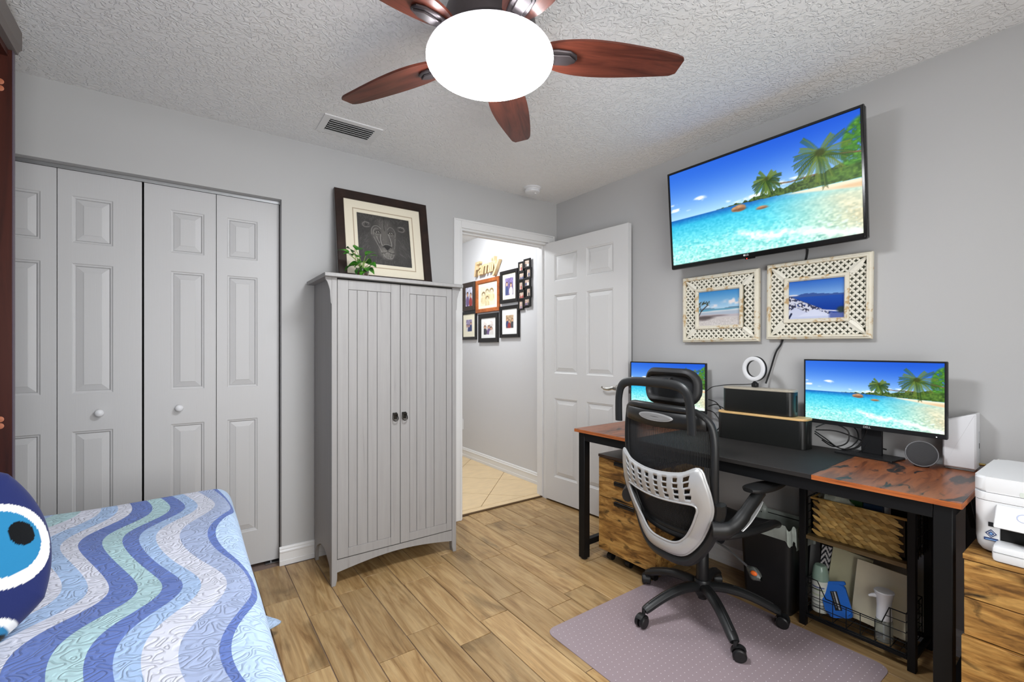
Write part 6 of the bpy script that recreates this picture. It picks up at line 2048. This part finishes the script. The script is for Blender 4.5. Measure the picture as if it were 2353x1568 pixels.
# foaming soap dispenser
sp_ = thing('soap_dispenser', 'white-topped clear foaming soap dispenser', 'soap dispenser', (2.282, 0.613, BZ))
obj('bottle', G().lathe([(0, 0.0), (0.026, 0.0), (0.029, 0.004), (0.029, 0.078), (0.027, 0.086), (0.0255, 0.086), (0.0275, 0.078), (0.0275, 0.006), (0, 0.004)], 28), M('clear_bottle_plastic', (236, 240, 238), 0.06, var=0.0, trans=0.9, ior=1.3), sp_)
obj('dip_tube', G().cyl((0.002, 0, 0.006), (0, 0, 0.09), 0.004, n=10), m_plwhite, sp_)
ph2 = obj('pump_head', G().lathe([(0, 0.086), (0.026, 0.0865), (0.025, 0.11), (0.0235, 0.135), (0.025, 0.16), (0.031, 0.186), (0.0335, 0.196), (0.031, 0.199), (0, 0.197)], 28), m_plwhite, sp_)
obj('nozzle', G().tube([(-0.010, 0.018, 0.176), (-0.020, 0.034, 0.174), (-0.025, 0.044, 0.169)], [0.010, 0.007, 0.004], n=10), m_plwhite, ph2)

# ------------------------------------------------------------------ hall: photographs, sign, switch, outlet, added lamp
hl_ = thing('added_hall_lamp', 'unseen round ceiling lamp added to light the hall', 'lamp', (1.95, 3.75, H))
obj('lamp_base', G().lathe([(0, 0), (0.15, 0), (0.15, -0.02), (0, -0.02)], 32), m_trim, hl_)
ha = math.pi * 0.15 ** 2
obj('lamp_glass', G().lathe([(0.14, -0.02), (0.13, -0.05), (0.09, -0.075), (0, -0.085)], 32), M('added_hall_glass', (246, 250, 255), 0.4, emit=HALL_POWER), hl_)  # glow of the added lamp, strong enough to brighten the hall

m_bframe = M('black_frame_lacquer', (26, 24, 24), 0.3, var=0.2)
m_dframe = M('dark_brown_frame', (52, 40, 34), 0.35, var=0.2)
m_oframe = wood('orange_oak_frame', [(0.3, (126, 66, 30)), (0.6, (166, 92, 46)), (0.8, (180, 108, 58))], stretch=(14, 14, 14), rough=0.35, bump=0.03)
m_cream = M('cream_mat', (232, 226, 204), 0.8, var=0.02)
m_wmat = M('white_mat', (232, 232, 230), 0.8, var=0.02)
def people(seed, bg, n=3, w=40, h=52, tone=((206, 160, 134), (60, 44, 38), (120, 60, 60))):
    p = Pic(w, h, bg)
    rr = random.Random(seed)
    p.img += (p.noise(8, 10, seed)[..., None] - 0.5) * 60
    for k in range(n):
        x = (k + 0.5) / n + rr.uniform(-0.06, 0.06); y = 0.55 + rr.uniform(-0.12, 0.12)
        c = rr.choice([(60, 70, 110), (150, 60, 60), (70, 70, 76), (214, 210, 206), (110, 90, 130)])
        p.ell(x, y - 0.36, 0.17, 0.28, c, 1, 0.03)
        p.ell(x, y + 0.03, 0.10, 0.13, tone[1], 1, 0.02); p.ell(x, y, 0.075, 0.10, tone[0], 1, 0.02)
    return p
def sketch4():
    p = Pic(60, 70, (226, 214, 184))
    for (x, y, r) in ((0.22, 0.55, 0.10), (0.47, 0.68, 0.09), (0.76, 0.66, 0.11), (0.48, 0.34, 0.08)):
        p.ell(x, y - 0.26, r * 1.7, 0.20, (208, 192, 150), 0.8, 0.04)
        p.ell(x, y + 0.04, r * 1.05, r * 1.35, (104, 80, 52), 0.85, 0.03); p.ell(x, y - 0.01, r * 0.75, r * 1.05, (226, 210, 176), 1, 0.02)
        p.line([(x - 0.05, y), (x - 0.02, y)], 0.012, (84, 64, 44)); p.line([(x + 0.02, y), (x + 0.05, y)], 0.012, (84, 64, 44)); p.line([(x - 0.025, y - 0.06), (x + 0.025, y - 0.06)], 0.010, (120, 84, 60))
        p.line([(x - r, y - 0.14), (x - r * 1.3, y - 0.34)], 0.010, (130, 104, 70)); p.line([(x + r, y - 0.14), (x + r * 1.2, y - 0.34)], 0.010, (130, 104, 70))
    return p
def hall_frame(y0, y1, z0, z1, mf, fw, mm, op, pic, label, cat='picture frame', dep=0.022):
    s = 1.032     # wall stands a little behind the plane these were measured on
    w, h = abs(y0 - y1) * s, (z1 - z0) * s
    yc = (y0 + y1) / 2 * s; zc = CAM_Z + ((z0 + z1) / 2 - CAM_Z) * s
    t = thing('photo_frame', label, cat, (HX1 - 0.0015, yc, zc), mat=WALL_B, group='family photographs on the hall wall')
    obj('frame', frame_moulding(w, h, [(0, 0), (0, dep - 0.004), (0.004, dep), (fw - 0.008, dep - 0.002), (fw, dep - 0.009), (fw, 0.0)]), mf, t, smooth=False)
    obj('backing', G().box(-w / 2 + .006, w / 2 - .006, -h / 2 + .006, h / 2 - .006, 0.0005, 0.004), m_dark, t)
    ow, oh = (w - 2 * fw) * op[0], (h - 2 * fw) * op[1]
    if op[0] < 1:
        obj('mat_board', G().box(-w / 2 + fw - .002, w / 2 - fw + .002, -h / 2 + fw - .002, h / 2 - fw + .002, 0.0045, 0.007), mm, t)
    o = obj('photograph', pic_mesh('photograph', pic, ow, oh, m_print), None, t); o.location = (0, 0, 0.0078)
    return t
hall_frame(4.108, 3.672, 1.606, 1.944, m_oframe, 0.042, m_cream, (0.78, 0.78), sketch4(), 'orange wood frame with a sketch of four people')
hall_frame(3.655, 3.370, 1.669, 1.979, m_bframe, 0.036, m_cream, (0.60, 0.68), people(1, (110, 96, 140), 2), 'black frame right of the orange wood frame')
hall_frame(3.662, 3.350, 1.340, 1.642, m_bframe, 0.034, m_wmat, (0.50, 0.52), people(2, (176, 150, 120), 3, tone=((200, 160, 130), (110, 84, 60), (0, 0, 0))), 'black frame, lowest right of the hall group')
hall_frame(4.055, 3.695, 1.299, 1.590, m_bframe, 0.046, m_wmat, (0.66, 0.66), people(3, (226, 216, 212), 3), 'wide black frame under the orange wood frame')
hall_frame(4.418, 4.104, 1.332, 1.638, m_bframe, 0.032, m_cream, (0.48, 0.52), people(4, (150, 140, 170), 3), 'black frame at the lower left, beside the armoire')
hall_frame(4.384, 4.130, 1.644, 1.949, m_dframe, 0.052, m_cream, (1.0, 1.0), people(5, (196, 196, 214), 2), 'dark brown frame left of the orange wood frame')
hall_frame(4.68, 4.45, 1.64, 1.99, m_dframe, 0.035, m_cream, (0.7, 0.7), people(6, (206, 176, 150), 2), 'dark frame mostly hidden behind the armoire edge')
# collage of ten little frames
s = 1.032
ct = thing('collage_frame', 'tall black collage of ten small photo frames', 'picture frame', (HX1 - 0.0015, 3.262 * s, CAM_Z + (1.812 - CAM_Z) * s), mat=WALL_B)
obj('spine', G().box(-0.05, 0.05, -0.215, 0.215, 0.0, 0.006), m_bframe, ct)
for r_ in range(5):
    for c_ in range(2):
        yy = 0.178 - 0.089 * r_ + (0.012 if c_ else -0.006)
        big = (r_ + c_) % 2 == 1
        w_, h_ = (0.100, 0.086) if big else (0.082, 0.098)
        cx_ = (0.050 if c_ else -0.050) + (0.008 if r_ % 2 else -0.008) * (1 if c_ else 1)
        dz = 0.012 if big else 0.0062
        fr_ = obj('small_frame', frame_moulding(w_, h_, [(0, 0), (0, 0.012), (0.003, 0.014), (0.014, 0.013), (0.016, 0.008), (0.016, 0)]), m_bframe, ct, smooth=False)
        fr_.location = (cx_, yy, dz)
        o = obj('photograph', pic_mesh('photograph', people(20 + r_ * 2 + c_, (190, 170, 156), 1 + (r_ + c_) % 2, 22, 24), w_ - 0.031, h_ - 0.031, m_print), None, fr_); o.location = (0, 0, 0.006)
# word sign
fm = text_mesh('Family', 0.205, 0.018, shear=0.25, offset=0.004, space=0.90)
fo = obj('word_sign', fm, M('carved_pale_wood', (206, 180, 138), 0.6, var=0.15, vscale=30))
fo.location = (HX1 - 0.021, 3.897 * s, CAM_Z + (2.060 - CAM_Z) * s)
fo.rotation_euler = (WALL_B @ Matrix.Rotation(R(2), 3, 'Z')).to_euler()
tag(fo, 'carved pale wooden word Family above the photographs', 'sign')
# switch and outlet
sw = thing('light_switch', 'white light switch plate on the hall wall', 'light switch', (HX1 - 0.0005, 4.455 * s, 1.163), mat=WALL_B)
obj('plate', G().prism(rrect(0.074, 0.118, 0.006), 0, 0.006, bev=0.002), m_plwhite, sw); obj('toggle', G().box(-0.005, 0.005, -0.012, 0.012, 0.0055, 0.014, 0.002), m_plwhite, sw)
so2 = thing('outlet', 'white power outlet low on the hall wall', 'outlet', (HX1 - 0.0005, 4.435 * s, 0.372), mat=WALL_B)
pl3 = obj('plate', G().prism(rrect(0.074, 0.118, 0.006), 0, 0.006, bev=0.002), m_plwhite, so2)
for dy in (-0.024, 0.024):
    obj('socket', G().prism(rrect(0.030, 0.028, 0.010, 4, 0, dy), 0.0058, 0.0075, bev=0.0006), M('outlet_face', (206, 206, 206), 0.4), pl3)
